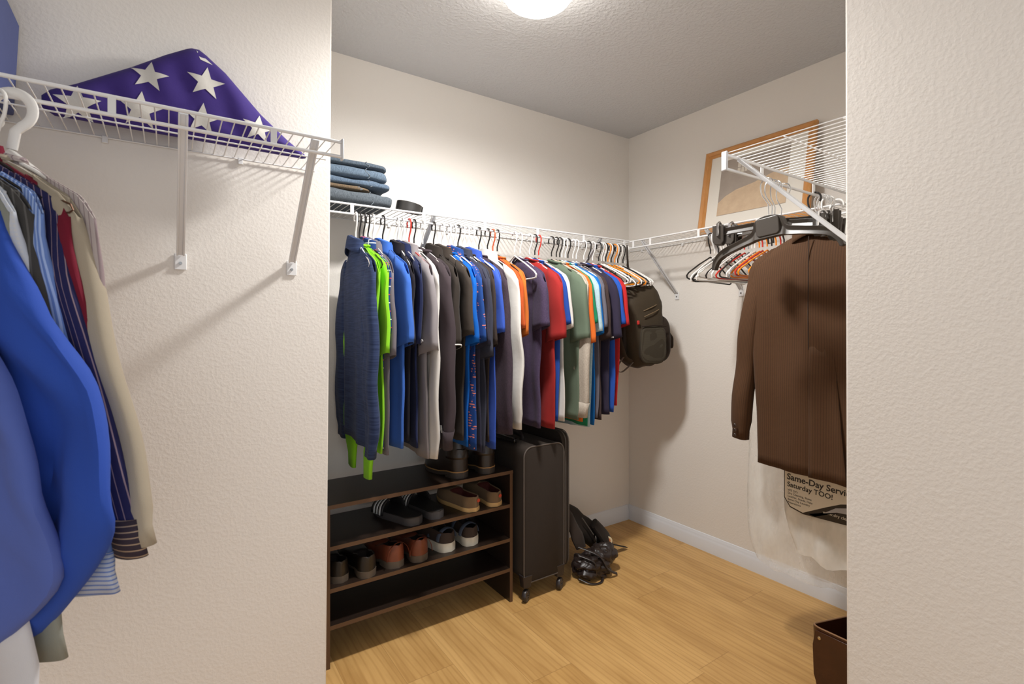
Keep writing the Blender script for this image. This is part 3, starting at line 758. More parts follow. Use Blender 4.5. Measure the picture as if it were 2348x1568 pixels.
m = MB(); pts = []
for i in range(90):
    a = i/90*2*PI*4.2; r = .018+.034*i/90; pts.append((r*math.cos(a)*1.1, r*math.sin(a)))
Mx = Matrix.Translation((0, 0, .024)) @ Matrix.Rotation(math.radians(9), 4, 'Y') @ Matrix.Rotation(math.radians(6), 4, 'X')
for a, b in zip(pts[:-1], pts[1:]):
    d = Vector((b[0]-a[0], b[1]-a[1])).normalized(); nx, ny = -d.y*.0018, d.x*.0018
rin = [[(x, y, z) for x, y in ()] for z in ()]
strip = [];
for i, (x, y) in enumerate(pts):
    q = pts[min(i+1, 89)]; p = pts[max(i-1, 0)]; d = Vector((q[0]-p[0], q[1]-p[1])).normalized(); n_ = Vector((-d.y, d.x))*.0018
    strip.append([(x-n_.x, y-n_.y, -.017), (x+n_.x, y+n_.y, -.017), (x+n_.x, y+n_.y, .017), (x-n_.x, y-n_.y, .017)])
m.loft(strip, M=Mx); m.build('strap', leather('black_belt_leather', (46, 44, 42), .45), t)
m = MB(); m.cbox((.058, 0, .0), (.004, .03, .036), Mx); m.build('buckle', plain('dark_buckle', srgb(70, 70, 70), .35, .8), t, bevel=.002)
m = MB(); soft(m, (0, 0, 0), (.205, .10, .004), .5, .3, .002, 12, 4)
o = m.build('folded_cap', fab('black canvas', (36, 33, 32))); o.name = 'folded_apron'; o.location = (.745, 2.085, ZS-.0135+.0); 
bpy.data.objects.remove(o)

# ------------------------------------------------------------------ framed picture on the right shelf
Mf = Matrix.Translation((2.352, 1.115, ZS+.001)) @ Matrix.Rotation(math.radians(10.5), 4, 'Y')
def fr(m): m.v = [tuple(Mf @ Vector(p)) for p in m.v]; return m
FWd, FH, bw = .568, .455, .036
t = thing('framed_picture', 'oak framed picture of a grey building and pale hill leaning on the right wall', 'picture', (2.38, 1.40, ZS))
def child(m, name, mat, **k):
    m.v = [tuple(Vector(p)-Vector(t.location)) for p in m.v]; return m.build(name, mat, t, **k)
oak = NT('oak_frame_wood'); _c = oak.coord(); _g = oak.noise(oak.scalev(_c, (40, 6, 6)), 3, 4)
oak.l(oak.mix(_g, srgb(184, 122, 62), srgb(214, 160, 98)), oak.p.inputs['Base Color']); oak.p.inputs['Roughness'].default_value = .45; oak = oak.m
m = MB()
def prof(inset0, inset1, d): pass
o_ = [(0, 0), (FWd, 0), (FWd, FH), (0, FH)]; i_ = [(bw, bw), (FWd-bw, bw), (FWd-bw, FH-bw), (bw, FH-bw)]
rings = []
for (f_, xd) in ((0, .0), (0, -.018), (.25, -.024), (.55, -.016), (.8, -.020), (1, -.012), (1, .0)):
    rings.append([(xd, o_[k_][0]+(i_[k_][0]-o_[k_][0])*f_, o_[k_][1]+(i_[k_][1]-o_[k_][1])*f_) for k_ in range(4)])
m.loft(rings, closed=True); child(fr(m), 'frame', oak, sharp=20)
m = MB(); m.box((-.008, bw-.004, bw-.004), (-.003, FWd-bw+.004, FH-bw+.004)); child(fr(m), 'mat_board', plain('cream_mat_board', srgb(226, 221, 211), .8))
a0, a1, b0, b1 = .112, .468, .088, .385      # along y (left in photo is large), up
def layer(poly, d, name, mat):
    m = MB(); m.loft([[(-.008-d, y_, z_) for y_, z_ in poly], [(-.0085-d-.0003, y_, z_) for y_, z_ in poly]]); child(fr(m), name, mat)
art1 = NT('grey_wash_paper'); _c = art1.coord(); art1.l(art1.mix(art1.noise(_c, 14, 5, .6), srgb(150, 138, 128), srgb(176, 164, 152)), art1.p.inputs['Base Color']); art1.p.inputs['Roughness'].default_value = .7
art2 = NT('sand_wash_paper'); _c = art2.coord(); art2.l(art2.mix(art2.noise(_c, 18, 5, .6), srgb(222, 200, 168), srgb(180, 150, 124)), art2.p.inputs['Base Color']); art2.p.inputs['Roughness'].default_value = .7
layer([(a0, b0), (a1, b0), (a1, b1), (a0, b1)], .0, 'print', art1.m)
layer([(a0, b0+.002), (a1, b0+.002), (a1, b0+.07), (.43, b0+.10), (.37, b0+.125), (.28, b0+.14), (.20, b0+.165), (a0, b0+.185)], .0006, 'hill', art2.m)
layer([(.30, .30), (.375, .30), (.375, .355), (.345, .362), (.30, .352)], .0006, 'painted_window', plain('window_wash', srgb(212, 203, 190), .7))
m = MB()
for q in range(1, 4): m.box((-.0102, .30+q*.0187-.0008, .30), (-.0097, .30+q*.0187+.0008, .355))
m.box((-.0102, .30, .327), (-.0097, .375, .3285)); child(fr(m), 'window_bars', plain('grey_ink', srgb(110, 100, 94), .7))

# ------------------------------------------------------------------ brown suit jacket and hangers on the near right shelf
EY = YE+.304
F('brown pinstripe wool', (84, 57, 35), 'pin', (66, 44, 27), freq=130, duty=.3, rough=.8)
JX = 1.767; JT = .036; JS = 91
J_ = garment('suit_jacket', 'jacket', 'brown pinstripe suit jacket hanging back-to-camera at the right', JX, EY, 0, C['brown pinstripe wool'], .822, .745, 'shirt', T=JT, w=.215, long=True, sw=.036, c1=.262, ST=.030, seed=JS, drop=.095)
for ch in list(J_.children):
    if ch.name.startswith('placket'): bpy.data.objects.remove(ch)
def jn(u, z, off):
    hw = .205; c_ = min(.999, abs(u)/hw)**(1/.75); sn = math.sqrt(1-c_*c_)
    return -JT*sn**.6 + fold(u, z, JS+1, .0042) - off
m = MB(); m.grid(lambda a, b: (jn(-.002-.115*b*(.6+.4*a), -.50-.425*a, -.001+.012*a), -.002-.115*b*(.6+.4*a), -.50-.425*a), 14, 8)
m.build('vent_flap', C['brown pinstripe wool'], J_, solid=.003)
m = MB(); m.tube([(jn(.0, z_, .0006), .0, z_) for z_ in [-.14-.37*q/16 for q in range(17)]], .0016, 6); m.build('back_seam', plain('seam_dark_brown', srgb(50, 34, 22), .8), J_)  # thin dark brown line along the centre back seam
m = MB()
for q in range(3): m.lathe([(.0, 0), (.006, 0), (.007, .002), (.005, .0035), (0, .003)], 12, Matrix.Translation((-.036, .262, -.80-.018*q)) @ Matrix.Rotation(-PI/2, 4, 'Y'))
m.build('cuff_buttons', plain('brown_button', srgb(48, 32, 22), .3), J_)
hanger(JX, EY, PI, 'black', 'black plastic hanger inside the brown suit jacket')

def hook_chrome(drop=.105):
    return hook_pts(r=.021, drop=drop)
t = thing('suit_hanger', 'broad black plastic suit hanger hanging empty in front of the brown jacket', 'hanger', (1.478, EY, RODZ), PI+math.radians(-4)); t.rotation_euler[0] = math.radians(4)
m = MB(); m.tube(hook_chrome(.112), .0019, 8); m.build('chrome_hook', M_chrome, t)['label'] = 'chrome wire hook'
top = smooth_path([(-.205, 0, -.235), (-.196, 0, -.205), (-.165, 0, -.178), (-.10, 0, -.160), (-.055, 0, -.145), (-.038, 0, -.115), (0, 0, -.105), (.038, 0, -.115), (.055, 0, -.145), (.10, 0, -.160), (.165, 0, -.178), (.196, 0, -.205), (.205, 0, -.235)], 5)
bot = smooth_path([(-.194, 0, -.238), (-.184, 0, -.218), (-.160, 0, -.200), (-.10, 0, -.184), (-.058, 0, -.176), (-.038, 0, -.172), (0, 0, -.172), (.038, 0, -.172), (.058, 0, -.176), (.10, 0, -.184), (.160, 0, -.200), (.184, 0, -.218), (.194, 0, -.238)], 5)
rings = []
for a, b in zip(top, bot):
    w_ = .010 if abs(a.x) > .045 else .012
    rings.append([(-w_, a.x, a.z), (w_, a.x, a.z), (w_*.5, (a.x+b.x)/2, (a.z+b.z)/2), (w_, b.x, b.z), (-w_, b.x, b.z), (-w_*.7, (a.x+b.x)/2, (a.z+b.z)/2)])
MB().loft(rings).build('shoulder_bar', M_dkplastic, t, sharp=30, bevel=.0015)
m = MB(); m.loft([[(x, u*.9, -.139+v*.9) for u, v in rrect(.040, .030, .012)] for x in (-.014, .014)]); m.build('center_plate', M_dkplastic, t, bevel=.002)
m = MB(); m.tube([(0, -.008, -.17), (0, -.008, -.188), (0, .008, -.188), (0, .008, -.17)], .003, 6); m.build('loop', M_dkplastic, t)
def clip_hanger(label, x, yaw, tilt, zlow):
    t = thing('trouser_hanger', label, 'hanger', (x, EY, RODZ), PI+math.radians(yaw)); t.rotation_euler[0] = math.radians(tilt)
    m = MB(); m.tube(hook_chrome(.112), .0019, 8); m.build('chrome_hook', M_chrome, t)['label'] = 'chrome wire hook'
    m = MB(); m.loft([[(sx*.008, u, -.112+zlow*abs(u)/.18-.0+sz) for sx, sz in ((-1, .0), (1, .0), (.5, -.011), (1, -.022), (-1, -.022), (-.5, -.011))] for u in (-.17, -.1, -.03, .0, .03, .1, .17)]); m.build('bar', M_dkplastic, t, sharp=30, bevel=.001)
    for s_ in (-1, 1):
        u = s_*.158; z_ = -.112+zlow*.158/.18
        m = MB()
        for q in (-1, 1):
            m.loft([[(q*(.010+.004*k_), u+a_, z_+b_) for a_, b_ in ((-.018, .012), (.018, .012), (.018, -.040), (.010, -.052), (-.010, -.052), (-.018, -.040))] for k_ in (0, 1)])
        c_ = m.build('clip', M_dkplastic, t, bevel=.002)
        m = MB(); m.tube([(-.013, u, z_+.006), (-.016, u, z_+.014), (0, u, z_+.022), (.016, u, z_+.014), (.016, u, z_-.022), (0, u, z_-.018), (-.016, u, z_-.022)], .0045, 6, closed=True, flat=(1, 1)); m.build('spring', M_chrome, c_)
    return t
clip_hanger('black trouser hanger with metal clips just behind the suit hanger', 1.508, 12, 0, -.010)
clip_hanger('second black trouser hanger with metal clips, twisted the other way', 1.532, -14, -3, -.015)
clip_hanger('third black trouser hanger with metal clips, nearest the brown jacket', 1.575, 4, -5, -.012)
M_clear = NT('clear_plastic'); M_clear.p.inputs['Transmission Weight'].default_value = .9; M_clear.p.inputs['Roughness'].default_value = .12; M_clear.p.inputs['Base Color'].default_value = (.95, .95, .95, 1); M_clear = M_clear.m
ch = None
for q in range(3):
    if ch is None:
        ch = tube_hanger_mesh(.19, .07, .0035).build('clear_hanger', M_clear); o = ch
    else: o = ch.copy(); COL.objects.link(o)
    o.location = (1.812+q*.018, EY, RODZ); o.rotation_euler = (math.radians(random.uniform(-3, 3)), 0, PI+math.radians(random.uniform(-8, 8)))
    tag(o, f'{ORD[q]} clear plastic hanger hooked just behind the brown jacket', 'hanger', 'clear hangers beside the brown jacket')

# ------------------------------------------------------------------ dry cleaning bags
bagm = NT('thin_clear_film'); 
bagm.p.inputs['Base Color'].default_value = srgb(236, 234, 228); bagm.p.inputs['Roughness'].default_value = .12
bagm.p.inputs['Specular IOR Level'].default_value = .7
_c = bagm.coord(); _n = bagm.noise(bagm.scalev(_c, (6, 6, 3)), 1.6, 4, .6)
_r = bagm.t.nodes.new('ShaderNodeMapRange'); bagm.l(_n, _r.inputs[0]); _r.inputs[1].default_value = .3; _r.inputs[2].default_value = .7; _r.inputs[3].default_value = .22; _r.inputs[4].default_value = .46
bagm.l(_r.outputs[0], bagm.p.inputs['Alpha']); bagm.bump(bagm.noise(bagm.scalev(_c, (1, 1, .5)), 9, 2, .5), .5, .012)
M_film = bagm.m
M_film2 = bagm.m.copy(); M_film2.name = 'milky_film'
for n_ in M_film2.node_tree.nodes:
    if n_.type == 'MAP_RANGE': n_.inputs[3].default_value = .45; n_.inputs[4].default_value = .8
def film_bag(name, label, x, y0, y1, ztop_, zbot, T, seed, mat=None, flr=0):
    t = thing(name, label, 'garment bag', (x, (y0+y1)/2, zbot))
    hw = (y1-y0)/2; rings = []
    for i in range(31):
        s = i/30; ring = []
        for j in range(60):
            th = 2*PI*j/60; cu, sn = math.cos(th), math.sin(th)
            w_ = hw*(1+.05*math.sin(s*4+seed))*(1 if s > .08 else .35+.65*(s/.08)**.6)
            if s > .82: w_ *= 1-.22*((s-.82)/.18)**2*(1 if cu > 0 else .2)
            u = w_*sp(cu, .85); n = T*sp(sn, .8)*(1 if s > .1 else .4+.6*s/.1)
            z_ = ztop_+(zbot-ztop_)*s - flr*s*max(0, -u) 
            n += .030*s*noise.noise(Vector((u*6+seed, z_*1.6, seed))) + .012*s*(1-abs(noise.noise(Vector((u*11+z_*5, z_*6-u*4, seed+3))))*2)
            z_ += .02*s*s*noise.noise(Vector((u*14, seed, 1)))
            ring.append((n, u, z_-zbot))
        rings.append(ring)
    MB().loft(rings, cap=False).build('film', mat or M_film, t)
    return t
tb = film_bag('garment_bag', 'long clear dry-cleaning bag hanging behind the brown jacket, reaching almost to the baseboard', 1.93, .70, 1.165, 1.50, .315, .030, 3)
tb2 = film_bag('garment_bag', 'crumpled printed dry-cleaning bag with black lettering below the brown jacket', 1.862, .58, .975, 1.48, .43, .026, 9, M_film2)
hanger(1.93, EY, PI, 'white', 'white plastic hanger holding the long clear dry-cleaning bag')
hanger(1.862, EY, PI, 'white', 'white plastic hanger holding the printed dry-cleaning bag')
F('white garment lining', (214, 210, 202))
g_ = garment('dress_shirt', 'shirt', 'white shirt inside the printed dry-cleaning bag below the brown jacket', 1.862, EY-.02, 0, C['white garment lining'], .90, .60, 'shirt', T=.004, w=.13, long=False, seed=77, sw=.03)
g2_ = garment('dress_shirt', 'shirt', 'pale grey shirt inside the long clear dry-cleaning bag', 1.93, EY+.03, 0, fab('pale grey lining', (206, 204, 198)), .90, .62, 'shirt', T=.006, w=.14, long=False, seed=79, sw=.03)
# printed panel on the near face of the bag
px0 = 1.862-.034
m = MB(); y0_, y1_ = .585, .905
zt_, zb_ = .775, .645
def pan(y_, z_, d=0): return (px0-d-.0015*math.sin(y_*40+z_*20), y_, z_)
rows_ = [[pan(y0_+(y1_-y0_)*i/16, zt_+(zb_-zt_)*j/6 - (.022 if True else 0)*((y1_-y0_)-(y0_+(y1_-y0_)*i/16-y0_))/(y1_-y0_)*j/6*0) for i in range(17)] for j in range(7)]
def pnl(poly, mat, name, d):
    m = MB(); m.loft([[ (px0-d-x_, y_+.05, z_-.008) for y_, z_ in poly] for x_ in (0, .0006)])
    m.v = [(x_, y_-tb2.location.y, z_-tb2.location.z) for x_, y_, z_ in [(a-tb2.location.x, b, c) for a, b, c in m.v]]
    return m.build(name, mat, tb2)
M_print = plain('cream_print_ink', srgb(218, 208, 190), .35); M_ink = plain('black_print_ink', srgb(30, 22, 18), .3); M_greyink = plain('grey_print_ink', srgb(168, 166, 168), .3)
pnl([(.905, .80), (.905, .635), (.885, .605), (.84, .593), (.60, .602), (.585, .61), (.585, .80)], M_ink, 'print_border', 0)
pnl([(.902, .80), (.902, .637), (.883, .609), (.84, .598), (.815, .612), (.76, .642), (.72, .662), (.69, .67), (.585, .67), (.585, .80)], M_print, 'printed_panel', .0008)
pnl([(.82, .600), (.80, .597), (.735, .645), (.70, .655), (.70, .70), (.685, .715), (.672, .70), (.668, .66), (.68, .638), (.70, .635), (.73, .632)], M_greyink, 'printed_hook', .0016)
Mrot = Matrix(((0, 0, -1), (-1, 0, 0), (0, 1, 0))).to_4x4()   # text x -> -y, y -> z, facing -x
def bagtext(s, size, y_, z_, mat=M_ink, tilt=-3, d=.0016, bold=0):
    M = Matrix.Translation((px0-d-tb2.location.x, y_+.05-tb2.location.y, z_-.008-tb2.location.z)) @ Mrot @ Matrix.Rotation(math.radians(tilt), 4, 'Z')
    text_mesh(s, size, mat, tb2, M, bold=bold)
bagtext('Same-Day Service', .030, .895, .703, bold=.0006); bagtext('Saturday TOO!', .024, .894, .678, bold=.0004)
for q, w_ in enumerate(['WE DO:', 'Dry Cleaning, Shirts', 'Leather, Suede, Hats', 'Same Day Laundry', 'Alterations']): bagtext(w_, .0100, .892, .662-.0108*q)
bagtext('FREE', .034, .662, .665, bold=.0012, tilt=-5); bagtext('www.dry cleaners', .014, .775, .617, M_print, tilt=-2)

# ------------------------------------------------------------------ backpack hanging in the corner
F('olive brown nylon', (66, 56, 42), rough=.7, weave=500); F('dark brown nylon', (48, 38, 30), rough=.65); F('grey brown mesh', (78, 72, 60), 'plaid', (54, 48, 38), freq=260, duty=.4)
t = thing('backpack', 'olive brown backpack hanging in the corner below the empty hangers', 'backpack', (2.115, 1.905, 1.02), math.radians(-25))
def taper(q):
    s = (q.z+.225)/.45
    q.x *= (.72+.28*math.sin(min(1, max(0, s*1.3+.15))*PI*.55)) ; q.y *= .93-.10*max(0, s-.6)
    q.x += -.02*s; return q
m = MB(); soft(m, (0.01, 0, .225), (.115, .148, .228), .55, .5, .010, 9, 3, 40, 30, fn=taper); m.build('main_compartment', C['olive brown nylon'], t)
m = MB(); soft(m, (.105, -.01, .15), (.045, .115, .125), .6, .5, .006, 10, 5); m.build('front_pocket', C['dark brown nylon'], t)
m = MB(); m.loft([[(.145+.045*s_, y_, .17-.04*s_+z_) for y_, z_ in rrect(.05, .055-.02*s_, .02)] for s_ in (0, .5, 1)]); m.build('hip_flap', C['dark brown nylon'], t, bevel=.003)
m = MB(); soft(m, (.028, -.140, .12), (.070, .020, .098), .5, .35, .004, 12, 8); sp_ = m.build('side_pocket', C['grey brown mesh'], t)
m = MB(); m.tube([(-.04, -.158, .215), (.03, -.162, .222), (.095, -.155, .218)], .004, 6); m.build('pocket_hem', C['dark brown nylon'], sp_)
for s_ in (-1, 1):
    m = MB(); soft(m, (-.108, s_*.06, .20), (.016, .046, .15), .6, .6, .003, 12, 9+s_); m.build('back_pad', C['dark brown nylon'], t)
    path = smooth_path([(-.07, s_*.045, .44), (-.135, s_*.07, .40), (-.155, s_*.10, .29), (-.15, s_*.115, .17), (-.12, s_*.12, .06), (-.085, s_*.125, .03)], 5)
    m = MB(); m.tube(path, .022, 10, flat=(1, .3)); st = m.build('shoulder_strap', C['olive brown nylon'], t)
    m = MB(); m.tube(smooth_path([(-.12, s_*.12, .06), (-.16, s_*.125, .0), (-.13, s_*.12, -.02), (-.07, s_*.12, .03)], 5), .009, 8, flat=(1, .25)); m.build('webbing', plain('grey_webbing', srgb(122, 112, 98), .8) if 'grey_webbing' not in bpy.data.materials else bpy.data.materials['grey_webbing'], st)
for zz_, yy_ in ((.33, -.125), (.30, -.134)):
    m = MB(); m.tube(smooth_path([(-.02, yy_-.012, zz_-.035), (.04, yy_-.010, zz_-.008), (.085, yy_+.022, zz_+.012)], 5), .0028, 6); m.build('zip', plain('brass_zip', srgb(118, 100, 76), .4, .5) if 'brass_zip' not in bpy.data.materials else bpy.data.materials['brass_zip'], t)
m = MB(); m.cbox((-.055, -.150, .235), (.014, .010, .022)); m.build('red_tag', plain('red_tag', srgb(176, 40, 34), .5), t, bevel=.004)['label'] = 'small red tag'
m = MB(); m.tube(smooth_path([(-.04, -.04, .44), (-.05, -.01, .53), (-.055, 0, .655), (-.05, .01, .53), (-.04, .04, .44)], 6), .0035, 8); m.build('carry_loop', C['dark brown nylon'], t)
m = MB(); m.tube(smooth_path([(-.16, .10, .03), (-.175, .10, -.06), (-.17, .10, -.12)], 5), .005, 6, flat=(1, .4)); bu = m.build('dangling_strap', bpy.data.materials['grey_webbing'], t)
m = MB(); m.tube([(-.17, .10+.008*math.cos(a*PI/6), -.14+.02*math.sin(a*PI/6)) for a in range(12)], .0028, 6, closed=True); m.build('buckle', PL['black'], bu)

# ------------------------------------------------------------------ shoe rack
RX0, RX1, RY0, RY1 = .470, 1.283, 1.884, 2.205
t = thing('shoe_rack', 'dark espresso wooden shoe rack with four shelves against the back wall', 'shoe rack', ((RX0+RX1)/2, (RY0+RY1)/2, 0))
def rk(m, name, mat=M_rack, par=None, **k):
    m.v = [tuple(Vector(p)-t.location) for p in m.v]; return m.build(name, mat, par or t, **k)
for x_ in (RX0, RX1-.015):
    sd = rk(MB().box((x_, RY0+.001, 0), (x_+.015, RY1, .575)), 'side_panel')
    rk(MB().box((x_, RY0, 0), (x_+.015, RY0+.001, .575)), 'edge_band', M_rackedge, sd)
for zt in (.590, .440, .287, .153):
    full = zt == .590
    x0, x1 = (RX0-.002, RX1+.002) if full else (RX0+.0152, RX1-.0152)
    sh = rk(MB().box((x0, RY0+.001, zt-.015), (x1, RY1, zt)), 'shelf_board')
    rk(MB().box((x0, RY0, zt-.0149), (x1, RY0+.001, zt-.0001)), 'edge_band', M_rackedge, sh)

# ------------------------------------------------------------------ shoes
def shoe_outline(L, W, n=26, waist=.12, toe=1.0):
    out = []
    for i in range(n+1):
        s = i/n
        w = W*(.80+.20*math.sin(PI*min(1, max(0, (s-.25)/.75))))*(1-waist*math.exp(-((s-.42)/.16)**2))
        hr, tr = .16, .34
        if s < hr: w *= math.sqrt(max(0, 1-((hr-s)/hr)**2.4))
        if s > 1-tr: w *= max(0, 1-((s-(1-tr))/tr)**(2.4*toe))**.5
        out.append((s*L, max(w, .001)))
    return out
def shoe(name, label, cat, x, y, z, rz, L=.285, W=.048, heel_h=.062, vamp=.055, collar_to=.45, mat=None, lining=None, sole=None, sole_t=.010, heel=.022, heel_len=.28, mirror=1,
         shaft=0, laces=None, band=None, welt=None, group=None, sole_w=1.04, toe=1.0):
    t = thing(name, label, cat, (x, y, z), rz, group)
    ol = shoe_outline(L, W, toe=toe)
    z0 = (heel if heel else sole_t)
    def sb(s):  # sole top height along the length
        return sole_t+(z0-sole_t)*max(0, min(1, (heel_len+.14-s)/.2)) if heel else sole_t
    rings = []; upper = MB()
    n = len(ol)-1
    for i, (yy, w) in enumerate(ol):
        s = i/n
        base = sb(s)
        bend = mirror*.010*math.sin(PI*s)
        if s < collar_to:
            topz = heel_h - (heel_h-vamp*.86)*(s/collar_to)**1.2 if not shaft else heel_h
            inz = .012 if .06 < s < collar_to-.04 else topz-.002
        else:
            q = (s-collar_to)/(1-collar_to)
            topz = (vamp*.9 if not shaft else min(heel_h, vamp))*(1-q**1.6*.62); inz = topz*1.08
            if q > .93: inz = topz
        tw = .80 if s < collar_to else .80
        narrow = .86
        pts = [(-w, base), (-w*1.03, base+topz*.35), (-w*.96, base+topz*.72), (-w*narrow, base+topz), (-w*narrow+.004, base+topz+.001),
               (-w*.55, base+inz if inz < topz*.6 else base+inz), (0, base+inz*(1.0 if inz < topz*.6 else 1.04)), (w*.55, base+inz), (w*narrow-.004, base+topz+.001), (w*narrow, base+topz), (w*.96, base+topz*.72), (w*1.03, base+topz*.35), (w, base)]
        rings.append([(px_+bend, yy, pz) for px_, pz in pts])
    if shaft:
        pass
    vs = [p for r in rings for p in r]; K = 13
    for i in range(n):
        for j in range(K-1):
            upper.cur = 1 if (4 <= j <= 7 and .05 < i/n < collar_to-.03) else 0
            upper.f.append((i*K+j, i*K+j+1, (i+1)*K+j+1, (i+1)*K+j)); upper.mi.append(upper.cur)
    for e in (0, n): upper.f.append(tuple(e*K+j for j in range(K))); upper.mi.append(0)
    upper.v = vs
    u = upper.build('upper', [mat, lining], t, sharp=50, sub=1)
    # sole
    m = MB()
    def oring(z_, k_, s0=0, s1=1):
        L_ = [(w*k_+mirror*.010*math.sin(PI*yy/L), yy*1.0) for yy, w in ol if s0 <= yy/L <= s1]; R_ = [(-w*k_+mirror*.010*math.sin(PI*yy/L), yy) for yy, w in ol if s0 <= yy/L <= s1]
        return [(x_, y_, z_(y_/L) if callable(z_) else z_) for x_, y_ in L_+R_[::-1]]
    lift = lambda s: max(0, (s-.75))*.05
    if heel:
        m.loft([oring(lambda s: sb(s)-sole_t+lift(s), sole_w), oring(lambda s: sb(s)+.001+lift(s)*.3, sole_w+.01)])
        so = m.build('sole', sole, t)
        m = MB(); m.loft([oring(0, sole_w-.02, 0, heel_len), oring(z0-sole_t+.001, sole_w, 0, heel_len)]); m.build('heel', sole, t)
    else:
        m.loft([oring(lambda s: lift(s), sole_w), oring(lambda s: sole_t*.5+lift(s)*.6, sole_w+.04), oring(lambda s: sole_t+.001+lift(s)*.2, sole_w)])
        so = m.build('sole', sole, t)
    if welt:
        m = MB(); m.loft([oring(lambda s: sb(s)-.001+lift(s)*.3, sole_w+.03), oring(lambda s: sb(s)+.0035+lift(s)*.3, sole_w+.03)]); m.build('welt', welt, t)
    if shaft:
        m = MB(); rr = []
        for q in range(9):
            h_ = q/8; cy = L*(.20+.02*h_); a_ = W*(.92-.10*h_); b_ = L*(.20-.045*h_+.02*h_*h_)
            rr.append([(a_*math.cos(2*PI*j/28), cy+b_*math.sin(2*PI*j/28), z0+heel_h*.55+(shaft-heel_h*.55)*h_) for j in range(28)])
        m.loft(rr, cap=False); m.build('shaft', mat, t, solid=.004)
        m = MB(); m.cbox((0, L*.005+.006, z0+shaft*.8), (.012, .004, .035)); m.build('pull_tab', lining, t, bevel=.001)
    if laces:
        for q in range(4):
            s = collar_to+.03+q*.055; yy = s*L
            h_ = vamp*.93*(1-((s-collar_to)/(1-collar_to))**1.6*.62)+z0*.7+.004
            m = MB(); m.tube([(-W*.5, yy-.006, h_-.002), (0, yy, h_+.005), (W*.5, yy+.006, h_-.002)], .0022, 6); m.build('lace', laces, t)
    if band:
        for (s, wd) in band[1]:
            yy = s*L; topz = heel_h - (heel_h-vamp*.86)*(s/collar_to)**1.2 if s < collar_to else vamp*.95
            m = MB(); m.tube([(W*1.0*math.cos(a), yy, sb(s)+.008+(topz)*math.sin(a)) for a in [PI*q/12 for q in range(13)]], wd, 8, flat=(1, .22)); m.build('strap', band[0], t)
    return t
L_black = leather('black_polished_leather', (38, 32, 26), .28); L_boot = leather('dark_brown_boot_leather', (40, 30, 24), .35); L_cognac = leather('cognac_leather', (128, 68, 46), .4, (92, 44, 28))
L_lin = leather('dark_shoe_lining', (30, 20, 16), .8); L_suede = fab('taupe suede', (128, 104, 78), rough=.95); L_sole = plain('dark_rubber_sole', srgb(56, 48, 42), .6); L_crepe = plain('tan_crepe_sole', srgb(200, 160, 104), .6)
L_welt = plain('tan_welt', srgb(150, 112, 66), .6); L_brownsole = plain('brown_stacked_heel', srgb(86, 74, 62), .6); L_cream = leather('scuffed_cream_rubber', (214, 208, 194), .6, (170, 160, 140)); L_red = leather('dark_red_lining', (86, 26, 18), .8)
L_band = fab('blue grey webbing', (84, 92, 108), rough=.7)
Z1, Z2, Z3 = .590, .440, .287
shoe('ankle_boot', 'left dark leather ankle boot on top of the shoe rack', 'boot', 1.045, 1.900, Z1, .12, L=.285, W=.050, heel_h=.10, vamp=.062, mat=L_boot, lining=L_lin, sole=L_sole, sole_t=.016, heel=.026, shaft=.135, welt=L_welt, mirror=-1, laces=L_lin, group='pair of ankle boots')
shoe('ankle_boot', 'right dark leather ankle boot on top of the shoe rack beside the suitcase', 'boot', 1.170, 1.893, Z1, .03, L=.285, W=.050, heel_h=.10, vamp=.062, mat=L_boot, lining=L_lin, sole=L_sole, sole_t=.016, heel=.026, shaft=.135, welt=L_welt, mirror=1, laces=L_lin, group='pair of ankle boots')
shoe('moccasin', 'left taupe suede slip-on shoe with tan sole on the second rack shelf', 'shoe', 1.097, 1.890, Z2, .12, W=.047, heel_h=.048, vamp=.056, mat=L_suede, lining=L_red, sole=L_crepe, sole_t=.016, heel=0, collar_to=.5, mirror=-1, group='pair of suede slip-ons', laces=L_suede)
shoe('moccasin', 'right taupe suede slip-on shoe with tan sole near the rack side panel', 'shoe', 1.207, 1.890, Z2, .03, W=.047, heel_h=.048, vamp=.056, mat=L_suede, lining=L_red, sole=L_crepe, sole_t=.016, heel=0, collar_to=.5, mirror=1, group='pair of suede slip-ons', laces=L_suede)
for nm in ('moccasin', 'moccasin.001'):
    m = MB(); m.lathe([(0, 0), (.008, 0), (.008, .0012), (0, .0012)], 14, Matrix.Translation((0.012, -.0005, .046)) @ Matrix.Rotation(PI/2, 4, 'X'))
    m.build('round_logo', plain('red_logo_thread', srgb(176, 62, 34), .6) if 'red_logo_thread' not in bpy.data.materials else bpy.data.materials['red_logo_thread'], bpy.data.objects[nm])['label'] = 'small red round logo'
kw = dict(L=.29, W=.046, heel_h=.058, vamp=.056, mat=L_black, lining=L_lin, sole=L_brownsole, sole_t=.008, heel=.024, collar_to=.42, toe=1.25, group='pair of black dress shoes')
shoe('dress_shoe', 'black polished dress shoe nearest the left side panel of the rack', 'shoe', .533, 1.905, Z3, .0, mirror=-1, **kw)
shoe('dress_shoe', 'black polished dress shoe beside the cognac loafers', 'shoe', .628, 1.885, Z3, .04, mirror=1, **kw)
kw = dict(L=.285, W=.049, heel_h=.066, vamp=.058, mat=L_cognac, lining=L_lin, sole=L_brownsole, sole_t=.010, heel=.026, collar_to=.48, group='pair of cognac loafers', band=(L_cognac, ((.0+.02, .004),)))
shoe('loafer', 'left cognac brown leather loafer on the third rack shelf', 'shoe', .752, 1.898, Z3, .10, mirror=-1, **kw)
shoe('loafer', 'right cognac brown leather loafer beside the cream-soled sneakers', 'shoe', .846, 1.893, Z3, .03, mirror=1, **kw)
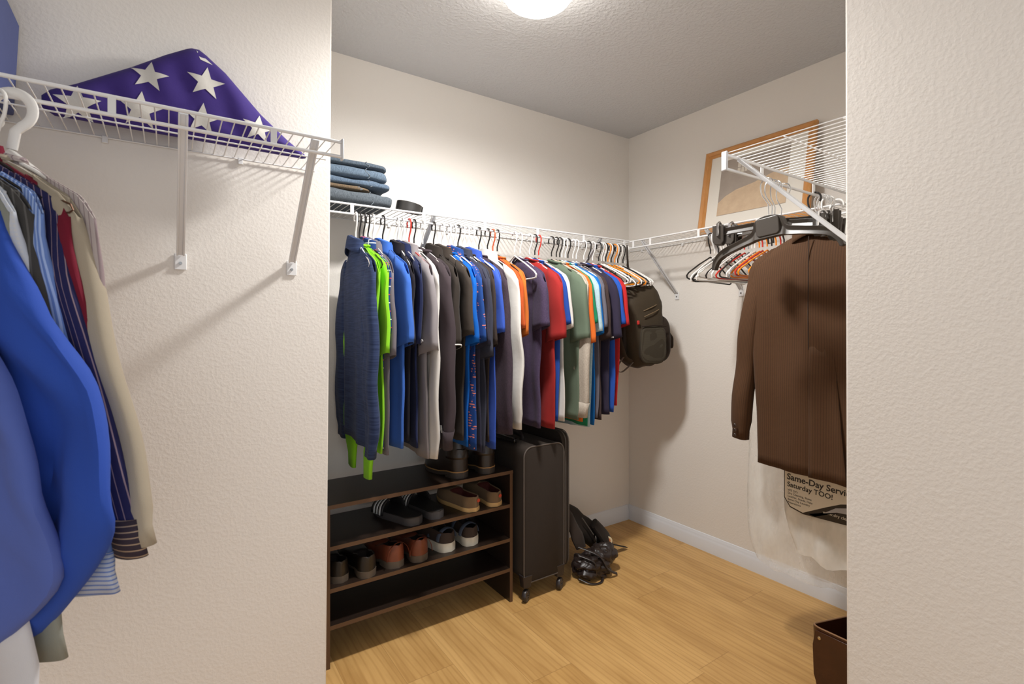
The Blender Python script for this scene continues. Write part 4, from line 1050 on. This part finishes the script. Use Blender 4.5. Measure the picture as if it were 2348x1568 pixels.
kw = dict(L=.27, W=.046, heel_h=.044, vamp=.062, mat=leather('dark_brown_canvas', (58, 44, 36), .8), lining=L_lin, sole=L_cream, sole_t=.036, heel=0, collar_to=.50, group='pair of cream-soled sneakers', band=(L_band, ((.14, .012), (.40, .012))))
shoe('sneaker', 'left dark sneaker with thick cream sole on the third rack shelf', 'shoe', .990, 1.912, Z3, .16, mirror=-1, sole_w=1.10, **kw)
shoe('sneaker', 'right dark sneaker with thick cream sole on the third rack shelf', 'shoe', 1.094, 1.908, Z3, .06, mirror=1, sole_w=1.10, **kw)
# slides
M_slide = plain('matte_black_foam', srgb(30, 28, 28), .55, bump=.2); M_slides = plain('grey_black_sole', srgb(66, 62, 62), .7)
def slide(label, x, y, rz, mirror, word):
    t = thing('slide_sandal', label, 'sandal', (x, y, Z2), rz, 'pair of black slides')
    ol = shoe_outline(.285, .052, waist=.06)
    def ring(z_, k_): return [(w*k_+mirror*.006*math.sin(PI*yy/.285), yy, z_) for yy, w in ol]+[(-w*k_+mirror*.006*math.sin(PI*yy/.285), yy, z_) for yy, w in ol[::-1]]
    MB().loft([ring(0, .97), ring(.012, 1.02), ring(.030, 1.0)]).build('sole', M_slides, t)
    MB().loft([ring(.0301, .96), ring(.034, .98), ring(.0345, .90)]).build('footbed', M_slide, t)
    R = []
    for q in range(17):
        a = PI*q/16; R.append((.054*math.cos(a)*1.02, .012+.062*math.sin(a)**.8))
    rings = [[(px_*(1-.12*k_)+mirror*.005, .155+.085*k_+(0), pz*(1-.28*k_)+.004) for px_, pz in R] for k_ in (0, .25, .5, .75, 1)]
    m = MB(); m.loft(rings, cap=False, wrap=False); b = m.build('strap_band', M_slide, t, solid=.006, offset=1)
    for q in range(3):
        k0 = .12+.26*q; rr = []
        for kk in (k0, k0+.16): rr.append([(px_*(1-.12*kk)*1.0+mirror*.005, .155+.085*kk, pz*(1-.28*kk)+.004) for px_, pz in R])
        rr = [[(x_+(x_-0)*.13, y_, z_+.0072*(1 if z_ > .02 else .2)) for x_, y_, z_ in r_] for r_ in rr]
        m = MB(); m.loft(rr, cap=False, wrap=False); m.build('white_stripe', M_white_print, b, solid=.0012)['label'] = 'white diagonal stripe'
    if word:
        M = Matrix.Translation((-.0535, .235, .009)) @ Matrix(((0, 0, -1), (-1, 0, 0), (0, 1, 0))).to_4x4()
        text_mesh('adidas', .024, M_white_print, t, M, bold=.0008)
    return t
slide('left black slide with three white stripes on the second rack shelf', .834, 1.895, .28, -1, True)
slide('right black slide with three white stripes on the second rack shelf', .930, 1.905, .17, 1, False)

# ------------------------------------------------------------------ suitcase
M_nyl = fab('black brown ballistic nylon', (52, 44, 38), rough=.75, weave=1400); M_piping = plain('suitcase_piping', srgb(84, 76, 70), .5); M_wheelp = plain('dark_wheel_plastic', srgb(44, 38, 38), .4)
SX0, SX1, SY0, SY1, SZ0, SZ1 = 1.312, 1.545, 1.835, 2.235, .085, .695
t = thing('suitcase', 'tall black soft-sided spinner suitcase standing right of the shoe rack', 'suitcase', ((SX0+SX1)/2, (SY0+SY1)/2, 0))
def sc(m, name, mat, par=None, **k):
    m.v = [tuple(Vector(p)-t.location) for p in m.v]; return m.build(name, mat, par or t, **k)
cx, cz = (SX0+SX1)/2, (SZ0+SZ1)/2; hw, hh = (SX1-SX0)/2, (SZ1-SZ0)/2
def fr_(y_, ins, r=.045): return [(cx+a, y_, cz+b) for a, b in rrect(hw-ins, hh-ins, r)]
m = MB(); m.loft([fr_(SY0, .010), fr_(SY0+.004, .003), fr_(SY0+.015, 0), fr_(SY1-.015, 0), fr_(SY1-.004, .003), fr_(SY1, .010)]); sc(m, 'shell', M_nyl)
for y_ in (SY0+.004, SY1-.004):
    m = MB(); m.tube(fr_(y_, .001), .0035, 6, closed=True); sc(m, 'piping', M_piping)
def side_r(x_, ins, z1=.735): return [(x_, 2.04+a, .41+b) for a, b in rrect(.188-ins, .325-ins, .05)]
m = MB(); m.loft([side_r(SX1-.002, 0), side_r(SX1+.035, 0), side_r(SX1+.046, .006), side_r(SX1+.05, .016)]); sc(m, 'front_panel', M_nyl)
m = MB(); m.tube(side_r(SX1+.020, -.001), .003, 6, closed=True); sc(m, 'zip', M_piping)
m = MB(); m.tube(side_r(SX1+.040, -.0005), .0025, 6, closed=True); sc(m, 'piping', M_piping)
m = MB(); m.loft([[(SX1+.049+d_, 2.04+a, .34+b) for a, b in rrect(.14-d_, .20-d_, .03)] for d_ in (0, .014, .018)]); sc(m, 'pocket', M_nyl)
m = MB(); m.tube(smooth_path([(1.40, 1.98, SZ1-.002), (1.40, 1.985, SZ1+.022), (1.40, 2.06, SZ1+.028), (1.40, 2.13, SZ1+.022), (1.40, 2.135, SZ1-.002)], 5), .011, 8, flat=(1.2, .6)); sc(m, 'top_handle', M_wheelp)
m = MB(); m.box((SX0+.01, 1.93, SZ1+.0), (SX0+.03, 2.20, SZ1+.022)); sc(m, 'telescopic_handle', leather('gloss_black', (26, 24, 22), .15), bevel=.006)
m = MB(); m.tube(smooth_path([(SX0-.001, 1.93, .50), (SX0-.02, 1.94, .48), (SX0-.02, 1.94, .32), (SX0-.001, 1.93, .30)], 5), .009, 8, flat=(1, .5)); 
for sx in (SX0+.022, SX1-.022):
    for sy in (SY0+.016, SY1-.03):
        m = MB(); dx = -1 if sx < cx else 1
        m.loft([[(sx+a*(1-.25*k_), sy+.004+b*(1-.2*k_), SZ0+.035-.055*k_) for a, b in rrect(.026, .022, .008)] for k_ in (0, 1)]); gd = sc(m, 'corner_guard', M_wheelp, bevel=.002)
        m = MB(); m.lathe([(.010, -.010), (.024, -.010), (.027, -.006), (.027, .006), (.024, .010), (.010, .010)], 24, Matrix.Translation((sx+dx*.004, sy-.002, .0275)) @ Matrix.Rotation(math.radians(30), 4, 'Z') @ Matrix.Rotation(PI/2, 4, 'X')); wh = sc(m, 'wheel', M_wheelp, gd)
        for q in range(5):
            a = 2*PI*q/5; m = MB(); m.tube([(.004*math.cos(a), .009, .004*math.sin(a)), (.0115*math.cos(a), .0085, .0115*math.sin(a)), (.02*math.cos(a), .0105, .02*math.sin(a))], .002, 5, M=Matrix.Translation((sx+dx*.004, sy-.002, .0275)) @ Matrix.Rotation(math.radians(30), 4, 'Z') @ Matrix.Rotation(PI, 4, 'Z'))
            if q == 0: hub = m
            else: hub.add(m.v, m.f)
        hub.v = [tuple(Vector(p)-t.location) for p in hub.v]; hub.build('spokes', M_piping, gd)

# ------------------------------------------------------------------ slumped bags beside the suitcase
F('soft black nylon', (44, 36, 30), rough=.7); F('charcoal padded cloth', (58, 48, 42), rough=.8)
t = thing('duffel_bag', 'slumped black duffel bag leaning between the suitcase and the back wall', 'bag', (1.76, 2.02, 0))
def db(m, name, mat, par=None, **k):
    m.v = [tuple(Vector(p)-t.location) for p in m.v]; return m.build(name, mat, par or t, **k)
def chain(m, pts, rads, flat=(1, .6), seed=0, n=18, amp=.008):
    P = smooth_path(pts, 6); N = len(P); K = len(pts)-1
    rr = []
    for i in range(N):
        f_ = i/(N-1)*K; a = int(min(K-1, f_)); rr.append(rads[a]+(rads[a+1]-rads[a])*(f_-a))
    st = len(m.v); m.tube(P, rr, n, flat=flat)
    for i in range(st, len(m.v)):
        v = Vector(m.v[i]); m.v[i] = tuple(v + Vector((noise.noise(v*16+Vector((seed, 0, 0))), noise.noise(v*16+Vector((0, seed, 5))), noise.noise(v*16+Vector((9, 0, seed)))))*amp)
    return m
db(chain(MB(), [(1.70, 2.17, .31), (1.73, 2.12, .27), (1.80, 2.08, .20), (1.88, 2.03, .12), (1.94, 1.99, .065), (1.965, 1.975, .05)], [.03, .06, .075, .07, .055, .035], (1, .75), 2), 'body', C['soft black nylon'])
db(chain(MB(), [(1.675, 2.06, .34), (1.70, 2.0, .26), (1.725, 1.95, .17), (1.735, 1.93, .11)], [.02, .045, .052, .04], (.9, .5), 5), 'side_pouch', C['charcoal padded cloth'])
fl = db(chain(MB(), [(1.875, 1.985, .19), (1.915, 1.95, .12), (1.935, 1.93, .06)], [.055, .075, .06], (1, .40), 6, amp=.004), 'end_flap', C['soft black nylon'])
m = MB(); m.lathe([(0, 0), (.019, 0), (.020, .002), (.016, .003), (0, .003)], 24, Matrix.Translation((1.903, 1.906, .118)) @ Matrix.Rotation(math.radians(-38), 4, 'Z') @ Matrix.Rotation(math.radians(62), 4, 'X')); bd = db(m, 'round_badge', plain('cream_badge', srgb(196, 176, 140), .6), fl); bd['label'] = 'round cream badge with orange centre'
m = MB(); m.lathe([(0, .0032), (.011, .0032), (.011, .0042), (0, .0042)], 20, Matrix.Translation((1.903, 1.906, .118)) @ Matrix.Rotation(math.radians(-38), 4, 'Z') @ Matrix.Rotation(math.radians(62), 4, 'X')); db(m, 'badge_centre', plain('orange_badge', srgb(170, 96, 44), .6), fl)
m = MB(); m.tube(smooth_path([(1.955, 1.955, .075), (2.02, 1.965, .045), (2.10, 1.972, .012)], 6), .016, 8, flat=(1, .22)); db(m, 'strap_end', C['soft black nylon'])
m = MB(); m.tube(smooth_path([(1.79, 1.985, .235), (1.815, 1.965, .19), (1.835, 1.945, .15)], 6), .003, 6); db(m, 'zip', M_piping)
m = MB(); m.tube([(1.838+.005*math.cos(a*PI/6), 1.932, .130+.018*math.sin(a*PI/6)) for a in range(12)], .002, 6, closed=True); db(m, 'zip_pull', M_chrome)
t = thing('leather_bag', 'crumpled glossy black leather bag on the floor beside the suitcase wheel', 'bag', (1.74, 1.86, 0))
L_bag = leather('glossy_black_leather', (46, 36, 33), .38)
def crease(q):
    n1 = abs(noise.noise(Vector((q.x*13, q.y*13, q.z*17+2)))); n2 = abs(noise.noise(Vector((q.x*31+4, q.y*31, q.z*34))))
    return q*(1-.17*(1-min(1, n1*3))-.05*(1-min(1, n2*3)))
m = MB(); soft(m, (1.745, 1.865, .055), (.115, .080, .056), .7, .8, .012, 16, 3, 90, 60, fn=crease); db(m, 'body', L_bag)
m = MB(); soft(m, (1.82, 1.865, .085), (.080, .065, .052), .8, .8, .012, 18, 11, 80, 50, fn=crease); db(m, 'side_gusset', L_bag)
for a, b in (((1.66, 1.86, .12), (1.72, 1.80, .04)), ((1.69, 1.90, .14), (1.78, 1.785, .05))):
    m = MB(); m.tube(smooth_path([a, ((a[0]+b[0])/2+.01, (a[1]+b[1])/2-.03, (a[2]+b[2])/2+.02), b, (b[0]+.06, b[1]+.0, .012)], 7), .008, 8, flat=(1, .4)); db(m, 'handle', L_bag)
m = MB(); m.tube(smooth_path([(1.64, 1.84, .02), (1.67, 1.79, .008), (1.72, 1.775, .006), (1.76, 1.80, .012)], 7), .006, 8, flat=(1, .5)); db(m, 'shoulder_strap', L_bag)

# ------------------------------------------------------------------ leather bin at the right
L_bin = leather('mahogany_leather', (70, 36, 20), .28, (48, 22, 12))
t = thing('waste_bin', 'dark brown leather bin standing at the right wall edge', 'bin', (1.795, .672, 0))
def bring(z_, ins, dip=0):
    out = []
    for a, b in rrect(.130-ins, .118-ins, .028, 5):
        out.append((a, b, z_ - dip*max(0, b/.118)*(a+.13)/.26*.06))
    return out
m = MB(); m.loft([bring(0, .012), bring(.10, .006), bring(.20, .002), bring(.305, 0, 1), bring(.305, .005, 1), bring(.20, .008), bring(.012, .016)], cap=False)
m.f.append(tuple(range(6*24, 7*24))); m.mi.append(0)
m.f.append(tuple(range(24))); m.mi.append(0)
m.build('body', L_bin, t)
m = MB(); m.tube([p for p in bring(.306, .0025, 1)], .0026, 6, closed=True); m.build('rim_piping', plain('tan_edge', srgb(140, 104, 74), .5), t)
m = MB(); m.loft([[(-.1315-d_, y_, z_) for y_, z_ in ((.10, .298), (-.10, .298), (-.10, .02), (.06, .02), (.105, .16), (.108, .25))] for d_ in (0, .0025)]); m.build('wrapped_panel', L_bin, t, bevel=.001)
for y_ in (.088, -.088):
    m = MB(); m.lathe([(0, 0), (.005, 0), (.0045, .002), (0, .003)], 14, Matrix.Translation((-.134, y_, .278)) @ Matrix.Rotation(-PI/2, 4, 'Y')); m.build('rivet', plain('brass_rivet', srgb(196, 176, 140), .3, .8) if 'brass_rivet' not in bpy.data.materials else bpy.data.materials['brass_rivet'], t)
